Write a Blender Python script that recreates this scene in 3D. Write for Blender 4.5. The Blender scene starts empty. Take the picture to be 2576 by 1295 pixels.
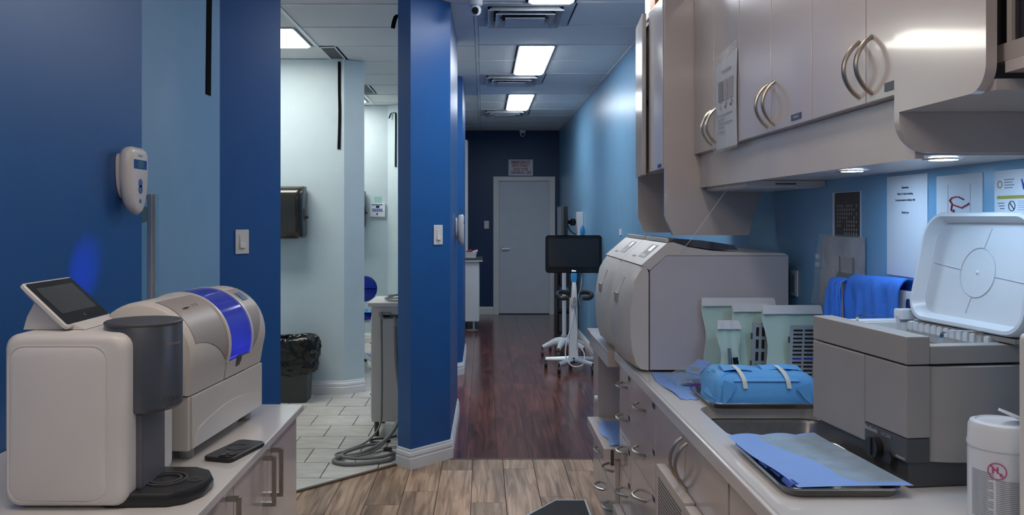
import bpy, bmesh, math, random
from mathutils import Matrix, Vector, noise
random.seed(7)
S = bpy.context.scene
COL = S.collection
PI = math.pi
# ------------------------------------------------------------------ camera, world, exposure
F = 2060.0
cam_d = bpy.data.cameras.new('camera'); cam = bpy.data.objects.new('camera', cam_d); COL.objects.link(cam)
cam.location = (0, 0, 1.46); cam.rotation_euler = (PI/2, 0, 0)
cam_d.sensor_width = 36; cam_d.lens = 36*F/2576
cam_d.shift_x = (1288-1215)/2576; cam_d.shift_y = -(647.5-546)/2576
cam_d.clip_start = .02
S.camera = cam
S.view_settings.view_transform = 'Standard'; S.view_settings.look = 'None'
S.view_settings.gamma = 1; S.view_settings.use_curve_mapping = False
S.view_settings.exposure = 0.0
w = bpy.data.worlds.new('world'); S.world = w; w.use_nodes = True
w.node_tree.nodes['Background'].inputs[0].default_value = (.55, .6, .7, 1)
w.node_tree.nodes['Background'].inputs[1].default_value = .02
L_CORR, L_ROOM, L_FRONT, L_PUCK, L_MILL = 20.0, 14.0, 5.8, 130.0, .09
C_CORR, C_ROOM, C_FRONT, C_PUCK = (.90, .95, 1.0), (1.0, .98, .90), (1.0, .86, .74), (.50, .73, 1.0)

# ------------------------------------------------------------------ materials
def lin(c):
    return tuple((v/255/12.92 if v/255 <= .04045 else ((v/255+.055)/1.055)**2.4) for v in c)
MATS = {}
def mat(name, col, rough=.5, metal=0., var=.06, vscale=6., bump=0., bscale=200., coat=0., spec=.5, stretch=None, rnd=0.):
    """procedural principled material: noise-varied colour, optional bump, optional per-object variation"""
    m = bpy.data.materials.new(name); m.use_nodes = True
    nt = m.node_tree; N = nt.nodes; L = nt.links; p = N['Principled BSDF']
    p.inputs['Roughness'].default_value = rough; p.inputs['Metallic'].default_value = metal
    p.inputs['Specular IOR Level'].default_value = spec
    p.inputs['Coat Weight'].default_value = coat; p.inputs['Coat Roughness'].default_value = .06
    tc = N.new('ShaderNodeTexCoord'); mp = N.new('ShaderNodeMapping'); L.new(tc.outputs['Object'], mp.inputs[0])
    if stretch: mp.inputs['Scale'].default_value = stretch
    n = N.new('ShaderNodeTexNoise'); n.inputs['Scale'].default_value = vscale; n.inputs['Detail'].default_value = 4
    L.new(mp.outputs[0], n.inputs['Vector'])
    r = N.new('ShaderNodeValToRGB')
    lo = tuple(max(0, v*(1-var)) for v in col)+(1,); hi = tuple(min(1, v*(1+var)) for v in col)+(1,)
    r.color_ramp.elements[0].position = .3; r.color_ramp.elements[1].position = .7
    r.color_ramp.elements[0].color = lo; r.color_ramp.elements[1].color = hi
    L.new(n.outputs['Fac'], r.inputs[0]); out = r.outputs[0]
    if rnd:
        oi = N.new('ShaderNodeObjectInfo'); mr = N.new('ShaderNodeMapRange')
        mr.inputs['To Min'].default_value = 1-rnd; mr.inputs['To Max'].default_value = 1+rnd
        L.new(oi.outputs['Random'], mr.inputs[0])
        mx = N.new('ShaderNodeVectorMath'); mx.operation = 'SCALE'
        L.new(out, mx.inputs[0]); L.new(mr.outputs[0], mx.inputs['Scale']); out = mx.outputs[0]
    L.new(out, p.inputs['Base Color'])
    if bump:
        n2 = N.new('ShaderNodeTexNoise'); n2.inputs['Scale'].default_value = bscale; n2.inputs['Detail'].default_value = 3
        L.new(mp.outputs[0], n2.inputs['Vector'])
        b = N.new('ShaderNodeBump'); b.inputs['Strength'].default_value = bump; b.inputs['Distance'].default_value = .004
        L.new(n2.outputs['Fac'], b.inputs['Height']); L.new(b.outputs[0], p.inputs['Normal'])
    MATS[name] = m
    return m
def wood(name, c0, c1, c2, rough, rnd, coat=0.):
    m = bpy.data.materials.new(name); m.use_nodes = True
    nt = m.node_tree; N = nt.nodes; L = nt.links; p = N['Principled BSDF']
    tc = N.new('ShaderNodeTexCoord'); oi = N.new('ShaderNodeObjectInfo')
    cm = N.new('ShaderNodeCombineXYZ'); mu = N.new('ShaderNodeMath'); mu.operation = 'MULTIPLY'; mu.inputs[1].default_value = 37
    L.new(oi.outputs['Random'], mu.inputs[0]); L.new(mu.outputs[0], cm.inputs[2])
    ad = N.new('ShaderNodeVectorMath'); L.new(tc.outputs['Object'], ad.inputs[0]); L.new(cm.outputs[0], ad.inputs[1])
    mp = N.new('ShaderNodeMapping'); mp.inputs['Scale'].default_value = (16, 1.1, 1); L.new(ad.outputs[0], mp.inputs[0])
    n = N.new('ShaderNodeTexNoise'); n.inputs['Scale'].default_value = 2.2; n.inputs['Detail'].default_value = 7; n.inputs['Distortion'].default_value = .8
    L.new(mp.outputs[0], n.inputs['Vector'])
    r = N.new('ShaderNodeValToRGB'); e = r.color_ramp.elements
    e[0].position = .3; e[0].color = c0+(1,); e[1].position = .72; e[1].color = c2+(1,)
    k = e.new(.5); k.color = c1+(1,)
    L.new(n.outputs['Fac'], r.inputs[0])
    mp2 = N.new('ShaderNodeMapping'); mp2.inputs['Scale'].default_value = (3, .8, 1); L.new(ad.outputs[0], mp2.inputs[0])
    n3 = N.new('ShaderNodeTexNoise'); n3.inputs['Scale'].default_value = 2.; L.new(mp2.outputs[0], n3.inputs['Vector'])
    mr = N.new('ShaderNodeMapRange'); mr.inputs['To Min'].default_value = .68; mr.inputs['To Max'].default_value = 1.32
    mr.inputs['From Min'].default_value = .3; mr.inputs['From Max'].default_value = .7
    L.new(n3.outputs['Fac'], mr.inputs[0])
    mr2 = N.new('ShaderNodeMapRange'); mr2.inputs['To Min'].default_value = 1-rnd; mr2.inputs['To Max'].default_value = 1+rnd
    L.new(oi.outputs['Random'], mr2.inputs[0])
    mm = N.new('ShaderNodeMath'); mm.operation = 'MULTIPLY'; L.new(mr.outputs[0], mm.inputs[0]); L.new(mr2.outputs[0], mm.inputs[1])
    sc = N.new('ShaderNodeVectorMath'); sc.operation = 'SCALE'; L.new(r.outputs[0], sc.inputs[0]); L.new(mm.outputs[0], sc.inputs['Scale'])
    L.new(sc.outputs[0], p.inputs['Base Color'])
    p.inputs['Roughness'].default_value = rough; p.inputs['Coat Weight'].default_value = coat; p.inputs['Coat Roughness'].default_value = .15
    b = N.new('ShaderNodeBump'); b.inputs['Strength'].default_value = .15; b.inputs['Distance'].default_value = .002
    L.new(n.outputs['Fac'], b.inputs['Height']); L.new(b.outputs[0], p.inputs['Normal'])
    MATS[name] = m
def emis(name, col, s):
    m = bpy.data.materials.new(name); m.use_nodes = True
    N = m.node_tree.nodes; L = m.node_tree.links; p = N['Principled BSDF']
    p.inputs['Base Color'].default_value = col+(1,)
    n = N.new('ShaderNodeTexNoise'); n.inputs['Scale'].default_value = 3
    r = N.new('ShaderNodeValToRGB'); r.color_ramp.elements[0].color = tuple(v*.97 for v in col)+(1,); r.color_ramp.elements[1].color = col+(1,)
    L.new(n.outputs['Fac'], r.inputs[0]); L.new(r.outputs[0], p.inputs['Emission Color'])
    p.inputs['Emission Strength'].default_value = s
    MATS[name] = m
def film(name, col, alpha, rough=.05, glossy=.5, crinkle=0.):
    """thin clear plastic or tinted cover: transparent mixed with a glossy, coloured sheet"""
    m = bpy.data.materials.new(name); m.use_nodes = True
    N = m.node_tree.nodes; L = m.node_tree.links; p = N['Principled BSDF']
    p.inputs['Roughness'].default_value = rough; p.inputs['Specular IOR Level'].default_value = glossy
    n = N.new('ShaderNodeTexNoise'); n.inputs['Scale'].default_value = 30
    r = N.new('ShaderNodeValToRGB'); r.color_ramp.elements[0].color = tuple(v*.9 for v in col)+(1,); r.color_ramp.elements[1].color = col+(1,)
    L.new(n.outputs['Fac'], r.inputs[0]); L.new(r.outputs[0], p.inputs['Base Color'])
    if crinkle:
        n2 = N.new('ShaderNodeTexNoise'); n2.inputs['Scale'].default_value = 22; n2.inputs['Detail'].default_value = 2; n2.inputs['Distortion'].default_value = 1.5
        bp = N.new('ShaderNodeBump'); bp.inputs['Strength'].default_value = crinkle; bp.inputs['Distance'].default_value = .02
        L.new(n2.outputs['Fac'], bp.inputs['Height']); L.new(bp.outputs[0], p.inputs['Normal'])
    t = N.new('ShaderNodeBsdfTransparent'); mxc = max(col)
    t.inputs[0].default_value = tuple(.35+.65*v/mxc for v in col)+(1,)
    mx = N.new('ShaderNodeMixShader'); lw = N.new('ShaderNodeLayerWeight'); lw.inputs[0].default_value = .25
    mr = N.new('ShaderNodeMapRange'); mr.inputs['To Min'].default_value = alpha; mr.inputs['To Max'].default_value = min(1, alpha+.35)
    L.new(lw.outputs['Facing'], mr.inputs[0]); L.new(mr.outputs[0], mx.inputs[0])
    L.new(t.outputs[0], mx.inputs[1]); L.new(p.outputs[0], mx.inputs[2])
    L.new(mx.outputs[0], N['Material Output'].inputs[0])
    MATS[name] = m

mat('paint_blue', (.017, .105, .33), .38, bump=.04, bscale=300, var=.03)
mat('paint_navy', (.003, .038, .12), .45, bump=.04, bscale=300, var=.03)
mat('paint_sky', (.25, .43, .62), .42, bump=.04, bscale=300, var=.03)
mat('paint_sky_corr', (.20, .42, .64), .33, bump=.04, bscale=300, var=.03)
mat('paint_sky_lit', (.55, .67, .72), .42, bump=.04, bscale=300, var=.03)  # sky paint with the strong room light put into its colour
mat('paint_white', (.72, .74, .78), .4, var=.03)
mat('trim_white', (.78, .79, .80), .35, var=.03)
mat('door_white', (.62, .68, .76), .4, var=.03, bump=.03)
mat('ceil_tile', (.80, .80, .80), .95, var=.15, vscale=140, bump=.3, bscale=350, spec=.1)
mat('grid_white', (.80, .81, .82), .5)
mat('tile_stone', (.62, .585, .53), .28, var=.16, vscale=7, stretch=(1, 2.5, 1), rnd=.05)
mat('grout', (.07, .065, .06), .9)
mat('subfloor', (.05, .035, .03), .9)
wood('oak', (.17, .098, .058), (.39, .245, .155), (.56, .39, .265), .42, .16)
wood('cherry', (.042, .010, .007), (.13, .033, .022), (.22, .072, .048), .24, .14, coat=.5)
mat('strip_brown', (.12, .08, .055), .4)
mat('lam_white', (.66, .60, .57), .18, coat=.45, var=.02)
mat('lam_edge', (.67, .62, .58), .25, var=.03)
mat('counter', (.74, .72, .70), .16, coat=.3, var=.03)
mat('niche_grey', (.33, .36, .44), .4)
mat('steel', (.62, .62, .62), .22, metal=1, var=.08, vscale=40)
mat('sink_steel', (.40, .38, .36), .30, metal=1, var=.1, vscale=60)
mat('nickel', (.50, .47, .42), .30, metal=1, var=.08)
mat('chrome', (.8, .8, .8), .08, metal=1)
mat('alu', (.62, .68, .74), .35, metal=.55)
mat('strap_black', (.006, .006, .007), .9, spec=.1)
mat('cassette_steel', (.48, .56, .60), .32, metal=.45)
mat('groove_shade', (.50, .54, .60), .5)  # grey put in for the shade of the grooves moulded into the lid
mat('dark_metal', (.10, .10, .10), .4, metal=.6)
mat('plastic_white', (.74, .71, .68), .32, var=.03)
mat('plastic_cool', (.74, .77, .80), .3, var=.03)
mat('plastic_warm', (.70, .66, .60), .38, var=.03)
mat('autoclave_body', (.52, .51, .55), .5, var=.03, bump=.05)
mat('autoclave_front', (.60, .58, .55), .4, var=.03)
mat('plastic_taupe', (.40, .35, .32), .4, var=.04)
mat('plastic_grey', (.36, .34, .32), .5, var=.04, bump=.08, bscale=900)
mat('plastic_dark', (.085, .085, .09), .45, var=.06)
mat('plastic_black', (.016, .016, .018), .4, var=.1)
mat('gloss_black', (.008, .008, .010), .06, var=.1)
mat('screen_dark', (.016, .018, .022), .12, var=.3, vscale=3)
mat('screen_grey', (.05, .055, .06), .12, var=.3, vscale=3)
mat('gunmetal', (.15, .155, .17), .33, metal=.65, var=.05)
mat('column_grey', (.13, .125, .15), .45)
mat('rubber_grey', (.22, .22, .21), .55)
mat('smoke_black', (.02, .019, .016), .22, coat=.4, var=.1)
mat('bin_dark', (.045, .05, .05), .4)
mat('bag_black', (.007, .007, .007), .20, var=.1, bump=.25, bscale=45)
mat('vinyl_blue', (.006, .03, .36), .35)
mat('mop_blue', (.03, .25, .55), .7)
mat('paper_white', (.72, .76, .82), .7, var=.02)
mat('paper_grey', (.42, .43, .46), .6, var=.25, vscale=14)
mat('paper_green', (.30, .55, .48), .6)
mat('photo_dark', (.018, .016, .016), .3, var=.5, vscale=25)
mat('photo_mid', (.10, .10, .11), .35, var=.4, vscale=25)
mat('photo_light', (.35, .33, .32), .35)
mat('ink', (.03, .035, .06), .6)
mat('ink_grey', (.30, .32, .36), .6)
mat('ink_red', (.42, .02, .04), .5)
mat('ink_pink', (.55, .08, .20), .5)
mat('ink_blue', (.03, .05, .42), .5)
mat('ink_olive', (.35, .32, .05), .5)
mat('ink_teal', (.02, .25, .22), .5)
mat('ink_orange', (.65, .25, .03), .5)
mat('label_blue', (.012, .03, .12), .35)
mat('label_dark', (.02, .022, .03), .35)
mat('lcd_blue', (.02, .05, .30), .2)
mat('lcd_teal', (.05, .16, .18), .2)
mat('lcd_sky', (.15, .28, .45), .2)
mat('btn_blue', (.06, .14, .45), .35)
mat('wrap_blue', (.13, .42, .82), .75, var=.06, bump=.25, bscale=60)
mat('bib_blue', (.24, .42, .86), .7, var=.03, bump=.1, bscale=300)
mat('bib_wet', (.30, .42, .55), .6, var=.12, vscale=25)
mat('bib_deep', (.02, .08, .42), .6)
mat('towel_blue', (.05, .22, .80), .85, var=.12, bump=.5, bscale=160)
mat('towel_dark', (.03, .06, .26), .85, var=.12, bump=.5, bscale=160)
mat('tape', (.72, .74, .66), .6)
mat('purple', (.12, .02, .30), .3)
mat('vent_grey', (.16, .17, .18), .6)
mat('vent_white', (.50, .54, .60), .5, var=.12, vscale=12)
mat('void_shade', (.01, .01, .011), .8)  # black standing for the shade in ceiling gaps, duct and slots
mat('wood_frame', (.52, .46, .42), .3)
mat('mat_dark', (.03, .032, .035), .85, bump=.4, bscale=300)
mat('mat_edge', (.50, .55, .60), .5)
mat('orange_box', (.75, .28, .06), .5)
mat('mint_film_paper', (.70, .77, .75), .7)
mat('glove_blue', (.02, .30, .55), .5)
film('clear_film', (.75, .85, .85), .12, crinkle=.6, glossy=1.)
film('mint_film', (.66, .82, .80), .10, crinkle=.6, glossy=1.)
film('glass_clear', (.60, .75, .80), .12)
film('glass_dark', (.03, .03, .04), .75)
film('window_blue', (.16, .22, .75), .16, rough=.08)
film('lid_smoke', (.06, .06, .08), .85)
film('sleeve_film', (.80, .80, .80), .12, crinkle=.4)
emis('light_corr', C_CORR, L_CORR)
emis('light_room', C_ROOM, L_ROOM)
emis('light_front', C_FRONT, L_FRONT)
emis('light_puck', C_PUCK, L_PUCK)
emis('led_blue', (.20, .16, 1.0), 3.0)
emis('led_white', (.9, .9, 1.0), 1.2)
emis('lcd_glow', (.3, .5, .6), .10)

# ------------------------------------------------------------------ mesh helpers
class B:
    def __init__(s): s.bm = bmesh.new(); s.wn = False
    def box(s, x0, x1, y0, y1, z0, z1, r=0, seg=2, M=None):
        m = Matrix.Translation(((x0+x1)/2, (y0+y1)/2, (z0+z1)/2)) @ Matrix.Diagonal((abs(x1-x0), abs(y1-y0), abs(z1-z0), 1))
        if M: m = M @ m
        v = bmesh.ops.create_cube(s.bm, size=1, matrix=m)['verts']
        if r:
            s.wn = True
            ed = list({e for q in v for e in q.link_edges})
            bmesh.ops.bevel(s.bm, geom=ed, offset=r, segments=seg, profile=.5, affect='EDGES')
        return s
    def poly(s, pts):
        s.bm.faces.new([s.bm.verts.new(p) for p in pts]); return s
    def prism(s, pts, axis, a, b):
        def P(p, t):
            return {'x': (t, p[0], p[1]), 'y': (p[0], t, p[1]), 'z': (p[0], p[1], t)}[axis]
        A = [s.bm.verts.new(P(p, a)) for p in pts]; Bv = [s.bm.verts.new(P(p, b)) for p in pts]
        n = len(pts)
        s.bm.faces.new(A[::-1]); s.bm.faces.new(Bv)
        for i in range(n): s.bm.faces.new([A[i], A[(i+1) % n], Bv[(i+1) % n], Bv[i]])
        return s
    def loft(s, rings, cap=True, close=True):
        R = [[s.bm.verts.new(p) for p in r] for r in rings]
        n = len(R[0])
        for a, b in zip(R, R[1:]):
            for i in range(n if close else n-1):
                s.bm.faces.new([a[i], a[(i+1) % n], b[(i+1) % n], b[i]])
        if cap and close:
            s.bm.faces.new(R[0][::-1]); s.bm.faces.new(R[-1])
        return s
    def grid(s, f, nu, nv):
        V = [[s.bm.verts.new(f(i/nu, j/nv)) for j in range(nv+1)] for i in range(nu+1)]
        for i in range(nu):
            for j in range(nv):
                s.bm.faces.new([V[i][j], V[i+1][j], V[i+1][j+1], V[i][j+1]])
        return s
    def tube(s, pts, r, n=8, cap=True, closed=False):
        pts = [Vector(p) for p in pts]; rings = []
        m = len(pts); prev = None
        for i, p in enumerate(pts):
            if closed: t = pts[(i+1) % m]-pts[i-1]
            else: t = pts[min(i+1, m-1)]-pts[max(i-1, 0)]
            t.normalize()
            if prev is None:
                u = t.orthogonal().normalized()
            else:
                u = (prev-t*prev.dot(t))
                u = u.normalized() if u.length > 1e-6 else t.orthogonal().normalized()
            prev = u; v = t.cross(u)
            rr = r[i] if isinstance(r, (list, tuple)) else r
            rings.append([p+(u*math.cos(2*PI*k/n)+v*math.sin(2*PI*k/n))*rr for k in range(n)])
        if closed:
            rings.append(rings[0]); return s.loft(rings, cap=False)
        return s.loft(rings, cap=cap)
    def lathe(s, prof, c=(0, 0, 0), n=24, axis='z', cap=True):
        rings = []
        for r, h in prof:
            ring = []
            for k in range(n):
                a = 2*PI*k/n
                x, y = r*math.cos(a), r*math.sin(a)
                q = {'z': (x, y, h), 'x': (h, x, y), 'y': (x, h, -y)}[axis]
                ring.append((c[0]+q[0], c[1]+q[1], c[2]+q[2]))
            rings.append(ring)
        return s.loft(rings, cap=cap)
    def cyl(s, c, r, h, n=20, axis='z'):
        return s.lathe([(r, 0), (r, h)], c, n, axis)
    def sphere(s, c, r, sx=1, sy=1, sz=1, n=16):
        bmesh.ops.create_uvsphere(s.bm, u_segments=n, v_segments=max(6, n//2), radius=r,
            matrix=Matrix.Translation(c) @ Matrix.Diagonal((sx, sy, sz, 1)))
        return s
    def o(s, name, m, parent=None, smooth=True, angle=35, kind=None, label=None, cat=None, group=None):
        bmesh.ops.recalc_face_normals(s.bm, faces=s.bm.faces)
        me = bpy.data.meshes.new(name); s.bm.to_mesh(me); s.bm.free()
        if smooth:
            for f in me.polygons: f.use_smooth = True
            me.set_sharp_from_angle(angle=math.radians(angle))
        ob = link(name, me, m, parent, kind, label, cat, group)
        if s.wn and smooth:
            md = ob.modifiers.new('weighted', 'WEIGHTED_NORMAL'); md.keep_sharp = True; md.weight = 100
        return ob
ROOTS = {}
def link(name, me, m, parent=None, kind=None, label=None, cat=None, group=None):
    ob = bpy.data.objects.new(name, me); COL.objects.link(ob)
    if m is not None and not me.materials: me.materials.append(MATS[m])
    if parent is not None:
        ob.parent = parent
        if parent.name in ROOTS: ob.matrix_parent_inverse = ROOTS[parent.name]
    tag(ob, label, cat, group, kind)
    return ob
def tag(o, label=None, cat=None, group=None, kind=None):
    for k, v in (('label', label), ('category', cat), ('group', group), ('kind', kind)):
        if v: o[k] = v
    return o
def thing(name, loc, label, cat, group=None, rz=0, local=False, kind=None):
    o = bpy.data.objects.new(name, None); COL.objects.link(o); o.empty_display_size = .05
    o.location = loc; o.rotation_euler = (0, 0, rz)
    if not local: ROOTS[o.name] = (Matrix.Translation(loc) @ Matrix.Rotation(rz, 4, 'Z')).inverted()
    return tag(o, label, cat, group, kind)
def struct(name, bm, m, label, cat, smooth=False):
    return bm.o(name, m, smooth=smooth, kind='structure', label=label, cat=cat)
def text(name, s, size, org, right, up, m, parent, align='CENTER', ext=.0003, bold=0., sx=1.):
    cu = bpy.data.curves.new('t', 'FONT'); cu.body = s; cu.size = size; cu.align_x = align; cu.extrude = ext; cu.offset = bold
    cu.resolution_u = 3
    t = bpy.data.objects.new('t', cu); COL.objects.link(t)
    dg = bpy.context.evaluated_depsgraph_get()
    me = bpy.data.meshes.new_from_object(t.evaluated_get(dg))
    bpy.data.objects.remove(t)
    r = Vector(right).normalized(); u = Vector(up).normalized(); n = r.cross(u)
    M = Matrix(((r.x*sx, u.x, n.x, org[0]), (r.y*sx, u.y, n.y, org[1]), (r.z*sx, u.z, n.z, org[2]), (0, 0, 0, 1)))
    me.transform(M); me.materials.clear()
    return link(name, me, m, parent)
def rrect(x0, x1, y0, y1, r, n=5):
    pts = []
    for cx, cy, a0 in ((x1-r, y0+r, -PI/2), (x1-r, y1-r, 0), (x0+r, y1-r, PI/2), (x0+r, y0+r, PI)):
        for k in range(n+1):
            a = a0+PI/2*k/n; pts.append((cx+r*math.cos(a), cy+r*math.sin(a)))
    return pts
def arc(cx, cy, r, a0, a1, n):
    return [(cx+r*math.cos(math.radians(a0+(a1-a0)*k/n)), cy+r*math.sin(math.radians(a0+(a1-a0)*k/n))) for k in range(n+1)]
def bez(p, n=16):
    """Catmull-Rom through points"""
    P = [Vector(q) for q in p]; out = []
    for i in range(len(P)-1):
        a = P[max(i-1, 0)]; b = P[i]; c = P[i+1]; d = P[min(i+2, len(P)-1)]
        for k in range(n):
            t = k/n
            out.append(.5*((2*b)+(c-a)*t+(2*a-5*b+4*c-d)*t*t+(3*b-a-3*c+d)*t**3))
    out.append(P[-1]); return out
def clip(poly, f):
    """keep the part of a 2-D polygon where f(p) >= 0 (f linear)"""
    out = []
    for i, p in enumerate(poly):
        q = poly[(i+1) % len(poly)]; a, b = f(p), f(q)
        if a >= 0: out.append(p)
        if (a >= 0) != (b >= 0):
            t = a/(a-b); out.append((p[0]+(q[0]-p[0])*t, p[1]+(q[1]-p[1])*t))
    return out
def area(p): return abs(sum(p[i][0]*p[(i+1) % len(p)][1]-p[(i+1) % len(p)][0]*p[i][1] for i in range(len(p))))/2

H = 2.76            # ceiling height
YB = 12.34          # back wall
XR = 1.15           # right wall
DF, DB = 5.172, 5.336   # diagonal doorway wall: front face Y = X + DF, back face Y = X + DB

# ------------------------------------------------------------------ floors
fl = struct('floor', B().prism([(-1.6, -2.5), (1.15, -2.5), (1.15, 4.94), (-.396, 4.94), (-1.6, 3.736)], 'z', -.05, -.008), 'subfloor',
            'light brown oak plank floor between the two counters', 'floor')
oak_cells = []
for i in range(-7, 7):
    x0 = -.06+i*.18; off = random.uniform(0, 1.2); y = -2.4-off
    while y < 4.94:
        p = [(x0, y), (x0+.1765, y), (x0+.1765, y+1.197), (x0, y+1.197)]
        for f in (lambda q: 4.938-q[1], lambda q: q[0]+DB-.012-q[1], lambda q: q[1]+2.4, lambda q: 1.148-q[0], lambda q: q[0]+1.14):
            if len(p) > 2: p = clip(p, f)
        if len(p) > 2 and area(p) > .002:
            B().prism(p, 'z', -.008, 0).o('plank', 'oak', fl, smooth=False)
        y += 1.2
fl2 = struct('floor', B().prism([(-1.6, 8.8), (-.3, 8.8), (-.3, 4.946), (1.15, 4.946), (1.15, YB), (-1.6, YB)], 'z', -.05, -.008), 'subfloor',
             'dark reddish brown plank floor of the corridor', 'floor')
for i in range(-9, 7):
    x0 = -.10+i*.19; y = 4.946-random.uniform(0, 1.2)
    while y < YB:
        p = [(x0, y), (x0+.1885, y), (x0+.1885, y+1.1985), (x0, y+1.1985)]
        ylo = 4.948 if x0 > -.4 else 8.8
        for f in (lambda q: YB-q[1], lambda q: q[1]-ylo, lambda q: 1.148-q[0], lambda q: q[0]+1.6):
            if len(p) > 2: p = clip(p, f)
        if len(p) > 2 and area(p) > .002:
            B().prism(p, 'z', -.008, 0).o('plank', 'cherry', fl2, smooth=False)
        y += 1.2
fl3 = struct('floor', B().prism([(-3.2, 4.05), (-1.286, 4.05), (-.4, 4.94), (-.3, 4.94), (-.3, 9.6), (-3.2, 9.6)], 'z', -.05, -.008), 'grout',
             'pale grey stone tile floor of the treatment rooms', 'floor')
for k in range(-2, 18):
    y0 = 4.585+.29*k
    base = -.91 if k % 2 == 0 else -1.06
    for n in range(-7, 3):
        x0 = base+.30*n
        p = [(x0, y0), (x0+.293, y0), (x0+.293, y0+.283), (x0, y0+.283)]
        for f in (lambda q: q[1]-q[0]-DB-.003, lambda q: -.3-q[0], lambda q: 9.55-q[1], lambda q: q[0]+3.1):
            if len(p) > 2: p = clip(p, f)
        if len(p) > 2 and area(p) > .001:
            B().prism(p, 'z', -.008, .001).o('tile', 'tile_stone', fl3, smooth=False)
# thresholds
d = .7071
def strip(name, a, b, wd, h, label):
    a = Vector(a); b = Vector(b); t = (b-a).normalized(); n = Vector((-t.y, t.x))
    pts = [(a-n*wd/2), (b-n*wd/2), (b+n*wd/2), (a+n*wd/2)]
    struct(name, B().prism([(q.x, q.y) for q in pts], 'z', 0, h), 'strip_brown', label, 'trim')
strip('trim_1', (-1.10, -1.10+DB), (-.51, -.51+DB), .022, .009, 'thin brown threshold strip between stone tiles and oak planks')
strip('trim_2', (-.18, 4.943), (1.15, 4.943), .012, .003, 'thin dark strip where oak planks meet the reddish corridor floor')

# ------------------------------------------------------------------ walls
def wallbox(name, pts, m, label, z0=0, z1=H):
    return struct(name, B().prism(pts, 'z', z0, z1), m, label, 'wall')
def rect(x0, x1, y0, y1): return [(x0, y0), (x1, y0), (x1, y1), (x0, y1)]
wallbox('wall_left', rect(-1.45, -1.15, -2.5, 2.76), 'paint_blue', 'deep blue wall behind the milling machine counter')
wallbox('wall_recess', rect(-1.45, -1.255, 2.76, 3.905), 'paint_sky', 'pale blue set-back wall strip next to the deep blue wall')
wallbox('wall_doorway_near', [(-1.261, 3.911), (-1.025, 4.147), (-1.107, 4.229), (-1.3, 4.05), (-1.45, 4.05), (-1.45, 3.911)], 'paint_blue', 'deep blue angled wall stub with a light switch, beside the tiled room')
wallbox('wall_column', [(-.42, 4.752), (-.198, 4.974), (-.19, 6.09), (-.304, 6.09), (-.304, 5.032), (-.502, 4.834)], 'paint_blue', 'bright blue column wall with light switch between tiled room and corridor')
wallbox('wall_corridor_left', [(-.42, 7.39), (-.19, 7.62), (-.19, 8.76), (-.304, 8.76), (-.304, 7.67), (-.502, 7.472)], 'paint_blue', 'farther blue wall segment along the corridor')
wallbox('wall_right', rect(XR, 1.4, -2.5, YB+.2), 'paint_sky_corr', 'sky blue long wall on the cabinet side of corridor')
wallbox('wall_back', rect(-1.6, XR, YB, YB+.2), 'paint_navy', 'dark navy end wall of the corridor around the white door')
wallbox('wall_behind', rect(-1.45, 1.4, -2.7, -2.5), 'paint_sky', 'pale blue wall opposite the corridor')
wallbox('wall_room_front', rect(-3.2, -1.45, 3.95, 4.05), 'paint_sky_lit', 'pale wall on the near side of the tiled room')
wallbox('wall_room_side', rect(-3.3, -3.2, 3.95, 9.75), 'paint_sky_lit', 'pale side wall of the tiled rooms')
wallbox('wall_partition', [(-3.2, 6.75), (-1.145, 6.75), (-.994, 6.86), (-1.08, 6.95), (-3.2, 6.97)], 'paint_sky_lit', 'pale blue partition wall carrying the black towel dispenser')
wallbox('wall_room_back', [(-3.2, 9.55), (-1.11, 9.55), (-.60, 9.04), (-.50, 9.14), (-1.06, 9.75), (-3.2, 9.75)], 'paint_sky_lit', 'pale blue far wall of the second tiled room')
wallbox('wall_lab_side', rect(-1.7, -1.6, 9.75, YB+.2), 'paint_sky_lit', 'pale side wall of the room at the corridor end')

PROF = [(0, 0), (.017, 0), (.017, .060), (.013, .064), (.013, .070), (.016, .076), (.013, .092), (.008, .098), (.008, .106), (.004, .112), (0, .112)]
def baseboard(name, pts, label, side=1):
    P2 = [Vector(p) for p in pts]; rings = []
    for i, p in enumerate(P2):
        ns = []
        if i > 0: t = (p-P2[i-1]).normalized(); ns.append(Vector((t.y, -t.x))*side)
        if i < len(P2)-1: t = (P2[i+1]-p).normalized(); ns.append(Vector((t.y, -t.x))*side)
        n = sum(ns, Vector((0, 0))).normalized(); k = 1/max(.3, n.dot(ns[0]))
        rings.append([(p.x+n.x*q*k, p.y+n.y*q*k, z) for q, z in PROF])
    b = B().loft(rings)
    return struct(name, b, 'trim_white', label, 'baseboard')
baseboard('baseboard_column', [(-.502, 4.834), (-.42, 4.752), (-.198, 4.974), (-.19, 6.09)], 'white moulded baseboard wrapping the bright blue column')
baseboard('baseboard_corridor_left', [(-.42, 7.39), (-.19, 7.62), (-.19, 8.76)], 'white moulded baseboard at the farther blue corridor wall')
baseboard('baseboard_partition', [(-3.1, 6.75), (-1.145, 6.75), (-.994, 6.86)], 'white moulded baseboard behind the waste bin')
baseboard('baseboard_room_back', [(-3.1, 9.55), (-1.11, 9.55), (-.62, 9.06)], 'white baseboard behind the blue stool')
baseboard('baseboard_back', [(-1.5, YB), (.154, YB)], 'white baseboard on the navy end wall')
baseboard('baseboard_right', [(XR, YB), (XR, 4.02)], 'white baseboard along the sky blue corridor wall')

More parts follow.
